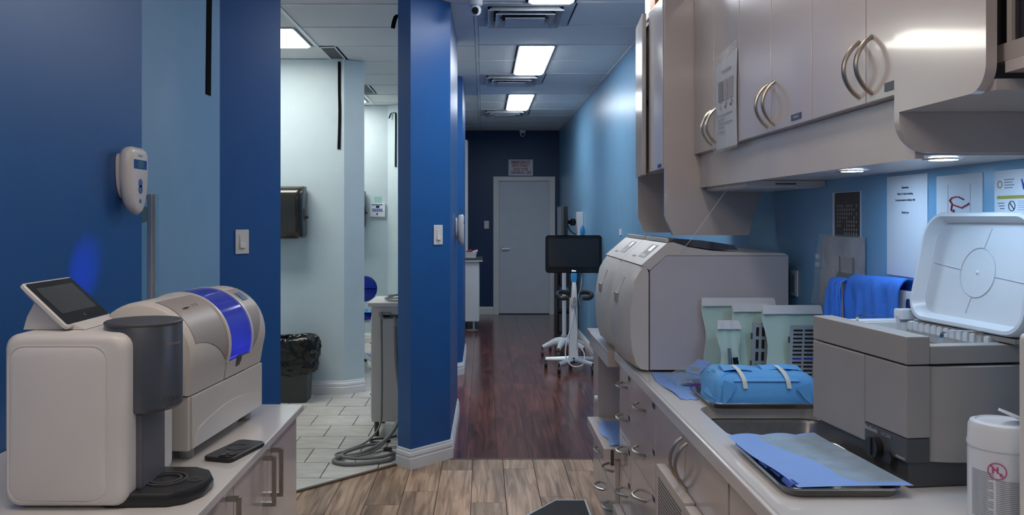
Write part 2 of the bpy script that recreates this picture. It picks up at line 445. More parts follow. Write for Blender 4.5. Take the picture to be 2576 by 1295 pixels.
# ------------------------------------------------------------------ ceiling
RP = .6146
ce = struct('ceiling', B().box(-3.3, 1.4, -2.7, YB+.2, H+.02, H+.06), 'void_shade', 'suspended ceiling of speckled tiles in a white grid', 'ceiling')  # slab coloured black so the gaps round the tiles read as shadow lines
corr_lights = [(.272, .549, 3.737, 4.966), (.272, .549, 6.195, 7.424), (.272, .549, 8.653, 9.882)]
diffs = [(-.035, .565, 4.966, 5.58), (-.035, .565, 7.424, 8.038), (-.035, .565, 9.882, 10.497)]
front_lights = [(.272, .549, 1.28, 2.508), (.272, .549, -1.18, .05)]
front_panels = [(-1.255, -.055, .664, 1.278), (-1.255, -.055, -1.18, -.565)]
room_lights = [(-2.475, -1.305, 5.63, 6.245), (-2.475, -1.305, 8.62, 9.235)]
room_vents = [(-1.255, -1.13, 6.27, 6.74), (-1.255, -1.13, 8.03, 8.58)]
holes = corr_lights+diffs+front_lights+front_panels+room_lights+room_vents
def ceiling_cells(xa, xb, y0, ylo, yhi):
    k0 = math.floor((ylo-y0)/RP)
    y = y0+k0*RP
    while y < yhi:
        a, b = max(y, ylo), min(y+RP, yhi)
        if b-a > .03:
            segs = [(xa, xb)]
            for hx0, hx1, hy0, hy1 in holes:
                if hy0 < (a+b)/2 < hy1:
                    ns = []
                    for p, q in segs:
                        if hx1 <= p or hx0 >= q: ns.append((p, q)); continue
                        if hx0-p > .03: ns.append((p, hx0))
                        if q-hx1 > .03: ns.append((hx1, q))
                    segs = ns
            for p, q in segs:
                if q-p > .03:
                    B().box(p+.015, q-.015, a+.012, b-.010, H+.004, H+.0195).o('ceiling_tile', 'ceil_tile', ce, smooth=False)
                B().box(p, q, a-.007, a+.007, H, H+.02).o('grid_bar', 'grid_white', ce, smooth=False)
        y += RP
ceiling_cells(-.045, 1.15, 5.58, -1.2, YB)
ceiling_cells(-1.265, -.045, 5.58, -1.2, 4.0)
ceiling_cells(-1.265, -.045, 5.63, 4.0, YB)
ceiling_cells(-2.485, -1.265, 5.63, 4.05, 9.6)
for x, a, b in ((-.045, -1.2, YB), (-1.265, 4.0, 9.6), (-2.485, 4.05, 9.6), (1.14, -1.2, YB)):
    B().box(x-.012, x+.012, a, b, H-.001, H+.02).o('grid_runner', 'grid_white', ce, smooth=False)

def ceiling_light(x0, x1, y0, y1, m, label, group):
    t = thing('ceiling_light', ((x0+x1)/2, (y0+y1)/2, H), label, 'ceiling light', group)
    f = B()
    for a in ((x0, x1, y0, y0+.012), (x0, x1, y1-.012, y1), (x0, x0+.012, y0+.012, y1-.012), (x1-.012, x1, y0+.012, y1-.012)):
        f.box(a[0], a[1], a[2], a[3], H-.006, H+.018)
    f.o('frame', 'grid_white', t, smooth=False)
    q_ = lambda i, z: [(x0+.013+i, y0+.013+i, z), (x1-.013-i, y0+.013+i, z), (x1-.013-i, y1-.013-i, z), (x0+.013+i, y1-.013-i, z)]
    B().loft([q_(0, H+.008), q_(0, H-.006), q_(.012, H-.016), q_(.04, H-.022)]).o('diffuser', m, t, smooth=False)
for L_, w_ in zip(corr_lights, ('on the front room side of the dome camera', 'between the two nearest stepped air diffusers', 'closest to the exit notice and door')): ceiling_light(*L_, 'light_corr', 'narrow bright corridor ceiling light '+w_, 'corridor ceiling lights')
for L_, w_ in zip(front_lights, ('beside the hanging cabinet over the sink', 'next to the wall opposite the corridor')): ceiling_light(*L_, 'light_front', 'narrow front room ceiling light '+w_, 'front room narrow lights')
for L_, w_ in zip(front_panels, ('over the furnace counter', 'next to the wall opposite the corridor')): ceiling_light(*L_, 'light_front', 'wide front room ceiling light '+w_, 'front room wide lights')
ceiling_light(*room_lights[0], 'light_room', 'wide bright ceiling light in the tiled room with the waste bin', None)
ceiling_light(*room_lights[1], 'light_room', 'wide bright ceiling light in the tiled room with the blue stool', None)
for (x0, x1, y0, y1), wh in zip(room_vents, ('the waste bin room', 'the blue stool room')):
    t = thing('return_air_vent', ((x0+x1)/2, (y0+y1)/2, H), 'narrow grey ceiling grille in '+wh, 'vent')
    B().box(x0, x1, y0, y1, H+.004, H+.018).o('backing', 'dark_metal', t, smooth=False)
    f = B()
    for a in ((x0, x1, y0, y0+.01), (x0, x1, y1-.01, y1), (x0, x0+.01, y0+.01, y1-.01), (x1-.01, x1, y0+.01, y1-.01)):
        f.box(*a, H-.003, H+.006)
    f.o('frame', 'grid_white', t, smooth=False)
    n = 16
    for k in range(n):
        y = y0+.012+(y1-y0-.024)*(k+.5)/n
        B().box(x0+.01, x1-.01, y-.008, y+.008, H-.001, H+.004).o('slat', 'vent_grey', t, smooth=False)
for di, (x0, x1, y0, y1) in enumerate(diffs):
    wh = ('next to the dome camera', 'between two corridor lights', 'closest to the corridor end wall')[di]
    cx, cy = (x0+x1)/2, (y0+y1)/2
    t = thing('air_diffuser', (cx, cy, H), 'square stepped white air diffuser in the corridor ceiling '+wh, 'vent')
    def ring(b, ho, hi, zo, zi, th=.004):
        q = lambda h, z: [(cx-h, cy-h, z), (cx+h, cy-h, z), (cx+h, cy+h, z), (cx-h, cy+h, z)]
        b.loft([q(ho, zo), q(hi, zi), q(hi, zi+th), q(ho, zo+th), q(ho, zo)], cap=False); return b
    B().box(x0+.03, x1-.03, y0+.03, y1-.03, H+.012, H+.019).o('duct', 'void_shade', t, smooth=False)
    ring(B(), .300, .235, H-.004, H-.004, .012).o('frame', 'vent_white', t, smooth=False)
    ring(B(), .235, .195, H-.030, H+.005).o('outer_louvre', 'vent_white', t, smooth=False)
    ring(B(), .185, .14, H-.042, H-.004).o('middle_louvre', 'vent_white', t, smooth=False)
    B().box(cx-.125, cx+.125, cy-.125, cy+.125, H-.052, H-.044, r=.003).o('centre_plate', 'vent_white', t, smooth=False)
    B().box(cx-.006, cx+.006, cy-.006, cy+.006, H-.046, H+.014).box(cx-.19, cx+.19, cy-.004, cy+.004, H-.02, H-.012).o('bracket', 'dark_metal', t, smooth=False)

# ------------------------------------------------------------------ corridor end: door, sign, switches, cameras
t = thing('door_1', (.62, YB, 0), 'white flush door with lever handle in a white frame at the corridor end', 'door', kind='structure')
f = B().box(.1556, .227, YB-.03, YB, 0, 2.07).box(1.012, 1.083, YB-.03, YB, 0, 2.07).box(.227, 1.012, YB-.03, YB, 2.005, 2.07)
f.box(.227, .24, YB-.015, YB, 0, 2.005).box(.999, 1.012, YB-.015, YB, 0, 2.005)
f.o('door_frame', 'trim_white', t, smooth=False)
sl = B().box(.243, .996, YB-.012, YB-.001, .012, 2.0).o('door_slab', 'door_white', t, smooth=False)
h = B().lathe([(.028, 0), (.028, .010), (.012, .014), (.010, .05), (0.001, .052)], (.29, YB-.012, .985), 16, 'y')
hb = B()
hb.cyl((.29, YB-.024, .985), .030, .012, 18, 'y').tube([(.29, YB-.024, .985), (.29, YB-.065, .985)], .010).tube([(.285, YB-.065, .985), (.40, YB-.065, .985)], .010)
hb.o('handle', 'steel', sl)
t = thing('exit_sign', (.5685, YB, 2.088), 'white emergency exit notice in red letters above the door', 'sign')
B().box(.383, .754, YB-.006, YB-.001, 2.085, 2.328, r=.002).o('board', 'paper_white', t, smooth=False)
for s_, z_ in (('EMERGENCY', 2.268), ('EXIT ONLY', 2.218), ('NOT FOR', 2.160), ('GENERAL USE', 2.112)):
    text('lettering', s_, .060, (.5685, YB-.0072, z_), (1, 0, 0), (0, 0, 1), 'ink_red', t, bold=.0012, sx=.83)
def switch(c, n, label):
    """rocker switch: plate centre c, wall normal n (2-D)"""
    t = thing('light_switch', (c[0], c[1], c[2]), label, 'switch', rz=math.atan2(n[0], -n[1]), local=True)
    pl = B().box(-.036, .036, -.007, -.0005, -.059, .059, r=.003).o('plate', 'plastic_white', t)
    B().box(-.017, .017, -.0085, -.006, -.034, .034, r=.001).o('bezel', 'plastic_warm', t)
    B().prism([(-.0085, -.031), (-.012, -.002), (-.016, .0), (-.0085, .031)][::-1] if 0 else [(-.007, .031), (-.0095, .031), (-.0105, .0), (-.016, -.029), (-.007, -.031)], 'x', -.014, .014).o('rocker', 'plastic_white', t, smooth=False)
    for z in (-.048, .048): B().cyl((0, -.0078, z), .003, .002, 8, 'y').o('screw', 'plastic_warm', t)
switch((-1.177, 3.995, 1.34), (.7071, -.7071), 'white rocker switch on the wall stub next to the black towel dispenser')
switch((-.271, 4.901, 1.354), (.7071, -.7071), 'white rocker switch on the bright blue column')
switch((.054, YB, 1.345), (0, -1), 'white switch plate on the navy wall beside the door')
t = thing('dome_camera', (-.045, 4.91, H), 'white dome security camera hanging under the corridor ceiling beside the air diffuser', 'camera')
B().lathe([(.044, 0), (.044, -.018), (.040, -.03), (.030, -.033)], (-.045, 4.91, H-.001)).o('base', 'plastic_cool', t)
e = B().sphere((-.045, 4.90, H-.062), .035).o('eyeball', 'plastic_cool', t)
B().lathe([(.021, 0), (.021, -.012), (.016, -.016), (.001, -.017)], (-.046, 4.874, H-.073), 18, 'y').o('lens', 'gloss_black', e)
t = thing('dome_camera', (.592, YB-.09, H), 'small white dome security camera above the exit notice', 'camera')
B().lathe([(.05, 0), (.05, -.02), (.044, -.035)], (.592, YB-.08, H-.001)).o('base', 'plastic_cool', t)
e = B().sphere((.592, YB-.085, H-.06), .04).o('eyeball', 'plastic_cool', t)
B().cyl((.592, YB-.132, H-.068), .02, .012, 14, 'y').o('lens', 'gloss_black', e)

# ------------------------------------------------------------------ wall straps and wall units
def strap(name, pts, wdir, wd, label):
    """flat black band along pts, width wd along wdir"""
    wv = Vector(wdir).normalized()*wd/2; P = bez(pts, 6)
    b = B(); up = []
    for i, p in enumerate(P):
        t = (P[min(i+1, len(P)-1)]-P[max(i-1, 0)]).normalized(); n = t.cross(wv).normalized()*.0015
        up.append([p-wv-n, p+wv-n, p+wv+n, p-wv+n])
    b.loft(up).o(name, 'strap_black', label=label, cat='strap')
strap('wall_strap', [(-1.245, 3.752, H-.02), (-1.252, 3.750, 2.5), (-1.253, 3.742, 2.25), (-1.252, 3.733, 2.017)], (0, 1, 0), .065, 'black vertical band on the pale blue wall strip by the counter')
strap('wall_strap', [(-1.183, 6.742, 2.74), (-1.183, 6.747, 2.5), (-1.18, 6.747, 2.3), (-1.187, 6.742, 2.02)], (1, 0, 0), .024, 'black vertical band on the partition wall above the waste bin')
strap('wall_strap', [(-1.085, 9.46, 2.60), (-1.06, 9.47, 2.66), (-1.015, 9.445, 2.665), (-1.005, 9.432, 2.63), (-1.005, 9.428, 2.4), (-1.008, 9.43, 2.037)], (.7, -.7, 0), .024, 'black hooked band on the far wall above the blue stool')
strap('wall_strap', [(-.49, 4.88, 2.665), (-.515, 4.87, 2.655), (-.528, 4.865, 2.62), (-.535, 4.86, 2.58)], (.7, .7, 0), .03, 'short black curved band bending off the top of the bright blue column')

def wall_unit(x, y, z, label):
    """wall-hung handheld unit: face looks to +X; origin at wall, lowest point"""
    t = thing('wall_unit', (x, y, z), label, 'device', local=True)
    def out(wd, k0, k1, xx, n=14):
        hgt = .215; pts = []
        prof = [(0, .012), (.05, .40), (.15, .66), (.30, .86), (.5, .97), (.75, 1.), (.92, .95), (.975, .82), (1., .6)]
        L = [(xx, -wd/2*q, k0+(k1-k0)*v) for v, q in prof]; R = [(xx, wd/2*q, k0+(k1-k0)*v) for v, q in prof[::-1]]
        return L+R
    B().loft([out(.10, .05, .195, .001), out(.10, .05, .195, .016)]).o('wall_plate', 'plastic_white', t)
    bd = B().loft([out(.115, .02, .205, .016), out(.138, .004, .214, .030), out(.140, .0, .216, .046), out(.130, .006, .210, .055), out(.11, .016, .20, .058)]).o('housing', 'plastic_white', t, angle=50)
    B().box(.0575, .0595, -.048, .048, .147, .176, r=.001).o('display', 'lcd_blue', bd)
    B().box(.0585, .060, -.022, .022, .150, .173).o('screen', 'lcd_teal', bd)
    B().box(.0575, .0590, -.014, .014, .186, .192).o('logo', 'plastic_taupe', bd)
    for z_, r_ in ((.102, .014), (.082, .014)): B().cyl((.0573, 0, z_), r_, .0022, 16, 'x').o('button', 'btn_blue', bd)
    B().box(.0575, .0592, -.006, .006, .084, .100).o('button_bridge', 'btn_blue', bd)
    B().cyl((.057, 0, .045), .007, .002, 12, 'x').o('button', 'btn_blue', bd)
    return t
wall_unit(-1.15, 2.61, 1.466, 'white shield-shaped wall unit with small display and blue buttons on the deep blue wall')
u2 = wall_unit(-.19, 5.70, 1.262, 'white shield-shaped wall unit seen edge-on at the corridor side of the blue column')
B().tube([(.035, -.01, .214), (.036, -.012, .25)], .003).lathe([(.003, 0), (.006, .006), (.001, .012)], (.036, -.012, .247), 8).o('green_tip', 'ink_teal', u2)

# ------------------------------------------------------------------ glass screen beside recess
t = thing('glass_screen', (-1.165, 2.86, 0), 'narrow glass panel with an aluminium post by the pale blue recess', 'glass panel')
B().box(-1.166, -1.148, 2.84, 2.858, .0, 1.541, r=.003).o('post', 'alu', t)
B().box(-1.25, -1.166, 2.842, 2.856, 1.522, 1.541, r=.002).o('top_rail', 'alu', t)
B().box(-1.142, -1.126, 2.847, 2.852, .05, 1.54).o('pane', 'glass_clear', t, smooth=False)
B().box(-1.148, -1.142, 2.845, 2.854, .05, 1.54).o('seal', 'plastic_grey', t, smooth=False)
B().box(-1.25, -1.166, 2.848, 2.852, .05, 1.522).o('pane', 'glass_clear', t, smooth=False)
B().cyl((-1.186, 2.845, 1.47), .03, .002, 20, 'y').o('sticker', 'paper_green', t)

# ------------------------------------------------------------------ tiled room: dispenser, bin, treatment cart
def dispenser(x1, yw, z0, label):
    wd = .38; x0 = x1-wd
    t = thing('towel_dispenser', ((x0+x1)/2, yw, z0), label, 'dispenser')
    zt = z0+.42; D = .22
    B().box(x0+.01, x1-.01, yw-.03, yw-.001, z0+.01, zt-.01, r=.006).o('back_plate', 'plastic_black', t)
    def sec(x, k):
        pts = [(yw-.028, z0+.03)]
        prof = [(.10, 0), (.17*k, .012), (.20*k, .05), (.195*k, .14), (.205*k, .22), (.22*k, .30), (.215*k, .36), (.19*k, .40), (.14*k, .42), (.03, .418)]
        return [(x, yw-q, z0+v) for q, v in prof]+[(x, yw-.028, z0+.40), (x, yw-.028, z0+.02)]
    B().loft([sec(x0, .86), sec(x0+.02, .98), sec(x0+.05, 1.), sec(x1-.06, 1.), sec(x1-.03, .98), sec(x1-.012, .92), sec(x1, .8)]).o('cover', 'smoke_black', t, angle=40)
    B().box(x1-.012, x1+.006, yw-.15, yw-.10, z0+.14, z0+.24, r=.006).o('side_latch', 'plastic_black', t)
    B().tube([(x1-.01, yw-.09, z0+.17), (x1+.025, yw-.09, z0+.172)], .012).o('lever', 'plastic_black', t)
    B().box(x0+.03, x1-.06, yw-.16, yw-.05, z0-.004, z0+.008).o('paper_slot', 'plastic_dark', t, smooth=False)
dispenser(-1.447, 6.75, 1.29, 'smoked black paper towel dispenser on the partition wall above the waste bin')
dispenser(-1.362, 9.55, 1.34, 'smoked black paper towel dispenser beside the keypad on the far wall')
# bin with bag
t = thing('waste_bin', (-1.53, 6.52, 0), 'dark waste bin with a black plastic bag folded over its rim', 'bin')
q = lambda h, z: [(p[0], p[1], z) for p in rrect(-1.555-h, -1.555+h, 6.535-h*.62, 6.535+h*.62, .03)]
B().loft([q(.165, .001), q(.168, .02), q(.185, .40), q(.19, .41), q(.172, .41), q(.15, .03)]).o('bin', 'bin_dark', t)
random.seed(3)
BP = [(.186, .235), (.205, .25), (.218, .28), (.225, .31), (.230, .35), (.234, .39), (.236, .43), (.234, .47), (.226, .50), (.205, .518), (.185, .515), (.165, .495), (.152, .45), (.148, .38)]
def bagp(u, v):
    k = v*(len(BP)-1); i = min(len(BP)-2, int(k)); f_ = k-i
    h_ = BP[i][0]+(BP[i+1][0]-BP[i][0])*f_; z_ = BP[i][1]+(BP[i+1][1]-BP[i][1])*f_
    a = 2*PI*u; c_, s_ = math.cos(a), math.sin(a)
    sq = 1/max(abs(c_), abs(s_)); rr = h_*(.45*sq+.55*min(sq, 1.15))
    q_ = Vector((c_*2.2, s_*2.2, z_*9))
    d1 = abs(noise.noise(q_*1.6))*.050+abs(noise.noise(q_*3.6+Vector((3, 1, 7))))*.022
    rr += .016-d1
    z2 = z_+.030*noise.noise(Vector((c_*1.7, s_*1.7, 4)))*(1 if v < .75 else .4)-.02*(1-v)*abs(math.sin(2.5*a+1))
    return (-1.555+rr*c_, 6.535+rr*s_*.68, z2)
B().grid(bagp, 110, 44).o('bag', 'bag_black', t, angle=70)
# treatment cart
t = thing('treatment_cart', (-.62, 5.6, 0), 'white slim treatment cabinet on legs with hanging grey hoses behind the blue column', 'cabinet')
bd = B().box(-.741, -.45, 5.44, 5.85, .10, .865, r=.004).o('body', 'plastic_warm', t)
for k in range(4):
    z0_ = .12+k*.17
    dr = B().box(-.747, -.741, 5.46, 5.83, z0_, z0_+.165).o('drawer', 'plastic_warm', t, smooth=False)
    B().box(-.752, -.747, 5.46, 5.475, z0_+.155, z0_+.163).o('pull', 'dark_metal', dr, smooth=False)
B().box(-.765, -.43, 5.41, 5.87, .866, .895, r=.008).o('top', 'plastic_white', t)
for x, y in ((-.71, 5.47), (-.49, 5.47), (-.71, 5.81), (-.49, 5.81)):
    B().cyl((x, y, .0015), .016, .10, 12).o('leg', 'dark_metal', t)
hk = B().box(-.69, -.62, 5.425, 5.44, .80, .83).tube([(-.675, 5.42, .835), (-.675, 5.415, .80), (-.672, 5.415, .76)], .008).tube([(-.585, 5.42, .80), (-.58, 5.412, .77), (-.575, 5.41, .72)], .011)
hk.o('hose_holder', 'plastic_grey', t)
B().box(-.66, -.55, 5.425, 5.44, .79, .812).o('hose_rail', 'dark_metal', t, smooth=False)
B().tube(bez([(-.672, 5.412, .78), (-.668, 5.405, .5), (-.668, 5.40, .25), (-.675, 5.36, .10), (-.74, 5.22, .03), (-.85, 5.08, .012), (-.90, 5.00, .012), (-.84, 4.95, .012), (-.72, 4.99, .014), (-.64, 5.1, .03), (-.60, 5.2, .06)], 10), .0065, 8).o('hose', 'rubber_grey', t)
B().tube(bez([(-.578, 5.408, .74), (-.57, 5.40, .5), (-.545, 5.37, .3), (-.55, 5.30, .14), (-.62, 5.16, .05), (-.74, 5.02, .016), (-.86, 4.93, .014), (-.885, 4.855, .014), (-.80, 4.80, .014), (-.66, 4.83, .014), (-.56, 4.89, .014), (-.54, 5.0, .02)], 10), .012, 8).o('hose', 'rubber_grey', t)
B().tube(bez([(-.52, 5.42, .30), (-.545, 5.32, .16), (-.63, 5.20, .04), (-.74, 5.12, .03), (-.84, 4.98, .028), (-.83, 4.88, .03), (-.72, 4.85, .03), (-.60, 4.89, .03), (-.54, 4.95, .035)], 10), .010, 8).o('hose', 'rubber_grey', t)
B().tube(bez([(-.60, 5.30, .012), (-.68, 5.26, .012), (-.73, 5.30, .012), (-.70, 5.34, .014), (-.62, 5.30, .03), (-.56, 5.28, .05)], 8), .007, 8).o('cable', 'plastic_black', t)
B().tube(bez([(-.60, 5.12, .012), (-.56, 5.06, .012), (-.53, 4.98, .012)], 8), .006, 8).box(-.62, -.57, 5.10, 5.13, .003, .02).o('cable', 'plastic_black', t)
tp = thing('coiled_hose', (-.58, 5.55, .896), 'grey instrument cord coiled on top of the treatment cabinet', 'hose')
for k in range(3):
    B().tube([(-.57+(.085-.008*k)*math.cos(a*PI/10), 5.54+(.09-.006*k)*math.sin(a*PI/10), .905+.013*k+.018*math.sin(a*PI/10+k)*.5+.008) for a in range(20)], .0055, 6, closed=True).o('coil', 'rubber_grey', tp)
B().tube([(-.66, 5.50, .91), (-.60, 5.53, .935), (-.52, 5.56, .94)], .012, 8).o('handpiece', 'plastic_cool', tp)
# second room: keypad, note, stool
t = thing('keypad_panel', (-1.228, 9.55, 1.46), 'white wall keypad with blue buttons and a green note above it', 'keypad')
bd = B().box(-1.318, -1.138, 9.525, 9.549, 1.462, 1.622, r=.006).o('housing', 'plastic_cool', t)
B().box(-1.245, -1.205, 9.5235, 9.5255, 1.567, 1.592).o('display', 'screen_dark', bd, smooth=False)
for i in range(5):
    B().box(-1.292+i*.025, -1.272+i*.025, 9.523, 9.5255, 1.598, 1.612).o('button', 'btn_blue', bd, smooth=False)
for k, z_ in enumerate((1.545, 1.525)):
    for i in range(5):
        B().box(-1.288+i*.024+(.004 if k else 0), -1.268+i*.024+(.004 if k else 0), 9.523, 9.5255, z_, z_+.014).o('button', 'btn_blue', bd, smooth=False)
B().cyl((-1.232, 9.522, 1.497), .012, .003, 14, 'y').o('dial', 'btn_blue', bd)
B().box(-1.268, -1.188, 9.546, 9.549, 1.625, 1.70).o('sticky_note', 'paper_green', t, smooth=False)
t = thing('operator_stool', (-1.18, 8.0, 0), 'royal blue padded stool with backrest and wheeled base in the second tiled room', 'stool')
B().loft([[(p[0], p[1]*0+yy, p[1]) for p in rrect(-1.36+s_, -1.005-s_, .66+s_, .905-s_, .12-s_*.5, 8)] for yy, s_ in ((7.80, .012), (7.785, 0), (7.755, 0), (7.745, .012))]).o('backrest', 'vinyl_blue', t, angle=60)
B().loft([[(p[0], p[1], zz) for p in rrect(-1.37+s_, -1.03-s_, 7.83+s_, 8.17-s_, .12, 8)] for zz, s_ in ((.47, .02), (.485, 0), (.53, 0), (.545, .02))]).o('seat', 'vinyl_blue', t, angle=60)
B().tube([(-1.18, 7.785, .72), (-1.18, 7.79, .55), (-1.18, 7.85, .45), (-1.18, 7.95, .45)], .014).o('back_support', 'plastic_cool', t)
B().box(-1.26, -1.10, 7.92, 8.08, .44, .469).cyl((-1.18, 8.0, .10), .024, .36, 14).o('gas_column', 'plastic_cool', t)
for k in range(5):
    a = 2*PI*k/5+.35
    lg = B().tube([(-1.18, 8.0, .12), (-1.18+.26*math.cos(a), 8.0+.26*math.sin(a), .075)], [.026, .016]).o('leg', 'plastic_cool', t)
    B().cyl((-1.18+.265*math.cos(a), 8.0+.265*math.sin(a)-.012, .030), .028, .024, 14, 'y').tube([(-1.18+.26*math.cos(a), 8.0+.26*math.sin(a), .075), (-1.18+.262*math.cos(a), 8.0+.262*math.sin(a), .035)], .008).o('caster', 'plastic_black', lg)
random.seed(4)
B().grid(lambda u, v: (-1.10+.13*(u-.5)+.012*math.sin(9*v), 7.9+.20*(v-.5), .552+.03*abs(math.sin(7*u+3*v))*(1-abs(2*v-1)**2)), 12, 12).o('glove', 'glove_blue', label='bright blue glove lying on the stool seat', cat='glove')

# ------------------------------------------------------------------ room at the corridor end: white cabinet with basket, upper cabinet
t = thing('lab_cart', (-.4, 10.75, 0), 'white drawer cabinet on legs with dark edged top near the corridor end', 'cabinet')
B().box(-.75, -.052, 10.6, 11.1, .11, .885, r=.004).o('body', 'plastic_cool', t)
B().box(-.77, -.005, 10.56, 11.12, .886, .905).o('top', 'plastic_cool', t, smooth=False)
B().box(-.77, -.003, 10.555, 11.12, .906, .93).o('worktop', 'plastic_dark', t, smooth=False)
for k in range(4):
    B().box(-.051, -.046, 10.62, 11.08, .13+k*.185, .31+k*.185).o('drawer', 'plastic_cool', t, smooth=False)
for x, y in ((-.12, 10.64), (-.68, 10.64), (-.12, 11.06), (-.68, 11.06)): B().cyl((x, y, .001), .015, .11, 10).o('leg', 'alu', t)
t = thing('basket', (-.16, 10.75, .931), 'white wire basket of small supplies on the lab cabinet', 'basket')
B().loft([[(p[0], p[1], z) for p in rrect(-.27-s_, -.085+s_, 10.66-s_, 10.86+s_, .02)] for z, s_ in ((.932, -.01), (1.005, .01), (1.005, .004), (.94, -.016))], cap=False).box(-.265, -.09, 10.665, 10.855, .932, .938).o('tub', 'plastic_cool', t)
for a, m_ in (((-.2, 10.70, 1.005), 'ink_red'), ((-.15, 10.72, 1.0), 'ink_red'), ((-.12, 10.71, 1.0), 'plastic_cool')):
    B().tube([(a[0]-.05, a[1], a[2]-.02), (a[0]+.05, a[1]+.02, a[2]+.025)], .014).o('supply', m_, t)
t = thing('upper_cabinet', (-.45, 11.2, 1.35), 'white tall hanging cabinet past the blue corridor wall', 'cabinet')
B().box(-.75, -.215, 11.0, 11.4, .96, 2.5, r=.004).o('body', 'plastic_cool', t)
B().box(-.212, -.205, 11.01, 11.39, .97, 2.49).o('door', 'plastic_cool', t, smooth=False)
B().box(-.80, -.20, 11.13, 11.45, .0, .958).o('base', 'plastic_cool', t, smooth=False)
B().tube([(-.14+.075*math.cos(a*PI/8), 10.48+.06*math.sin(a*PI/8), .012) for a in range(16)], .009, 6, closed=True).o('floor_cable', 'rubber_grey', label='grey cable ring lying on the floor at the lab cabinet', cat='cable')

# ------------------------------------------------------------------ corridor equipment
def caster(b, x, y, r=.035):
    b.cyl((x-.014, y, r+.001), r, .028, 16, 'x'); b.tube([(x, y, .10), (x, y, r)], .010); return b
t = thing('scanner_cart', (.866, 7.85, 0), 'black touchscreen scanner cart with white column and star base in the corridor', 'scanner cart')
sc = B().loft([[(p[0], yy, p[1]) for p in rrect(.596+s_, 1.132-s_, .928+s_, 1.287-s_, .03, 5)] for yy, s_ in ((7.81, .006), (7.802, 0), (7.85, 0), (7.865, .03))]).o('monitor', 'gloss_black', t)
B().box(.625, 1.103, 7.800, 7.8025, .985, 1.255).o('screen', 'screen_dark', sc, smooth=False)
text('logo', 'iTero', .018, (.866, 7.7995, .943), (1, 0, 0), (0, 0, 1), 'led_white', sc, bold=.0008)
B().box(.826, .906, 7.82, 7.88, .69, 1.0, r=.01).o('upper_column', 'plastic_black', t)
B().prism([(.824, .115), (.908, .115), (.900, .69), (.832, .69)], 'y', 7.81, 7.89).o('column', 'plastic_cool', t, smooth=False)
hd = B()
for sx in (-1, 1):
    pts = [(.866+sx*.04, 7.86, .735), (.866+sx*.11, 7.85, .742), (.866+sx*.155, 7.80, .735), (.866+sx*.16, 7.74, .715), (.866+sx*.13, 7.70, .700), (.866+sx*.07, 7.70, .700)]
    hd.tube(bez(pts, 6), .022, 10)
hd.o('grab_handle', 'plastic_black', t)
wd_ = B().loft([[(p[0], p[1], z) for p in rrect(.866-a, .866+a, 7.79-b_, 7.815, .010, 4)] for z, a, b_ in ((.60, .012, .0), (.62, .026, .02), (.70, .028, .035), (.80, .022, .03), (.84, .018, .02))]).o('scanner_wand', 'plastic_cool', t)
B().loft([[(p[0], p[1], z) for p in rrect(.866-a, .866+a, 7.785, 7.815, .010, 4)] for z, a in ((.84, .026), (.88, .032), (.925, .030), (.928, .02))]).o('wand_sleeve', 'mop_blue', wd_)
B().box(.852, .880, 7.752, 7.757, .66, .70).o('button', 'plastic_grey', wd_, smooth=False)
B().tube(bez([(.866, 7.79, .60), (.84, 7.76, .45), (.79, 7.73, .28), (.78, 7.72, .15), (.84, 7.70, .06), (.94, 7.72, .07), (.96, 7.76, .16), (.93, 7.79, .22)], 8), .006, 6).o('wand_cord', 'plastic_cool', t)
B().tube(bez([(.95, 7.84, .93), (.93, 7.80, .78), (.905, 7.79, .70), (.93, 7.80, .62)], 8), .005, 6).tube(bez([(.875, 7.80, .60), (.90, 7.79, .40), (.895, 7.79, .20)], 8), .004, 6).o('cord', 'plastic_grey', t)
for k in range(5):
    a = 2*PI*k/5-PI/2+.63
    x, y = .866+.27*math.cos(a), 7.85+.27*math.sin(a)
    lg = B().tube([(.866, 7.85, .10), (x, y, .085)], [.030, .020], 8).o('leg', 'alu', t)
    caster(B(), x, y).o('caster', 'plastic_black', lg)
B().cyl((.866, 7.85, .07), .05, .05, 18).o('hub', 'plastic_black', t)
# white stand behind
t = thing('lamp_stand', (.85, 8.75, 0), 'glossy white wheeled stand with bent pole behind the scanner cart', 'stand')
B().tube(bez([(.945, 8.76, .92), (.92, 8.75, .98), (.885, 8.75, .96), (.868, 8.75, .86), (.868, 8.75, .5), (.868, 8.75, .13)], 8), .022, 10).o('pole', 'plastic_cool', t)
B().cyl((.868, 8.75, .10), .034, .10, 16).o('collar', 'alu', t)
for a in (-2.75, -1.9, -.75, .6, 2.1):
    x, y = .868+.26*math.cos(a), 8.75+.26*math.sin(a)
    P_ = bez([(.868, 8.75, .135), (.868+.13*math.cos(a), 8.75+.13*math.sin(a), .125), (x, y, .085)], 5)
    lg = B().tube(P_, [.05-.03*i/(len(P_)-1) for i in range(len(P_))], 10).o('leg', 'plastic_cool', t)
    caster(B(), x, y, .028).o('caster', 'plastic_dark', lg)
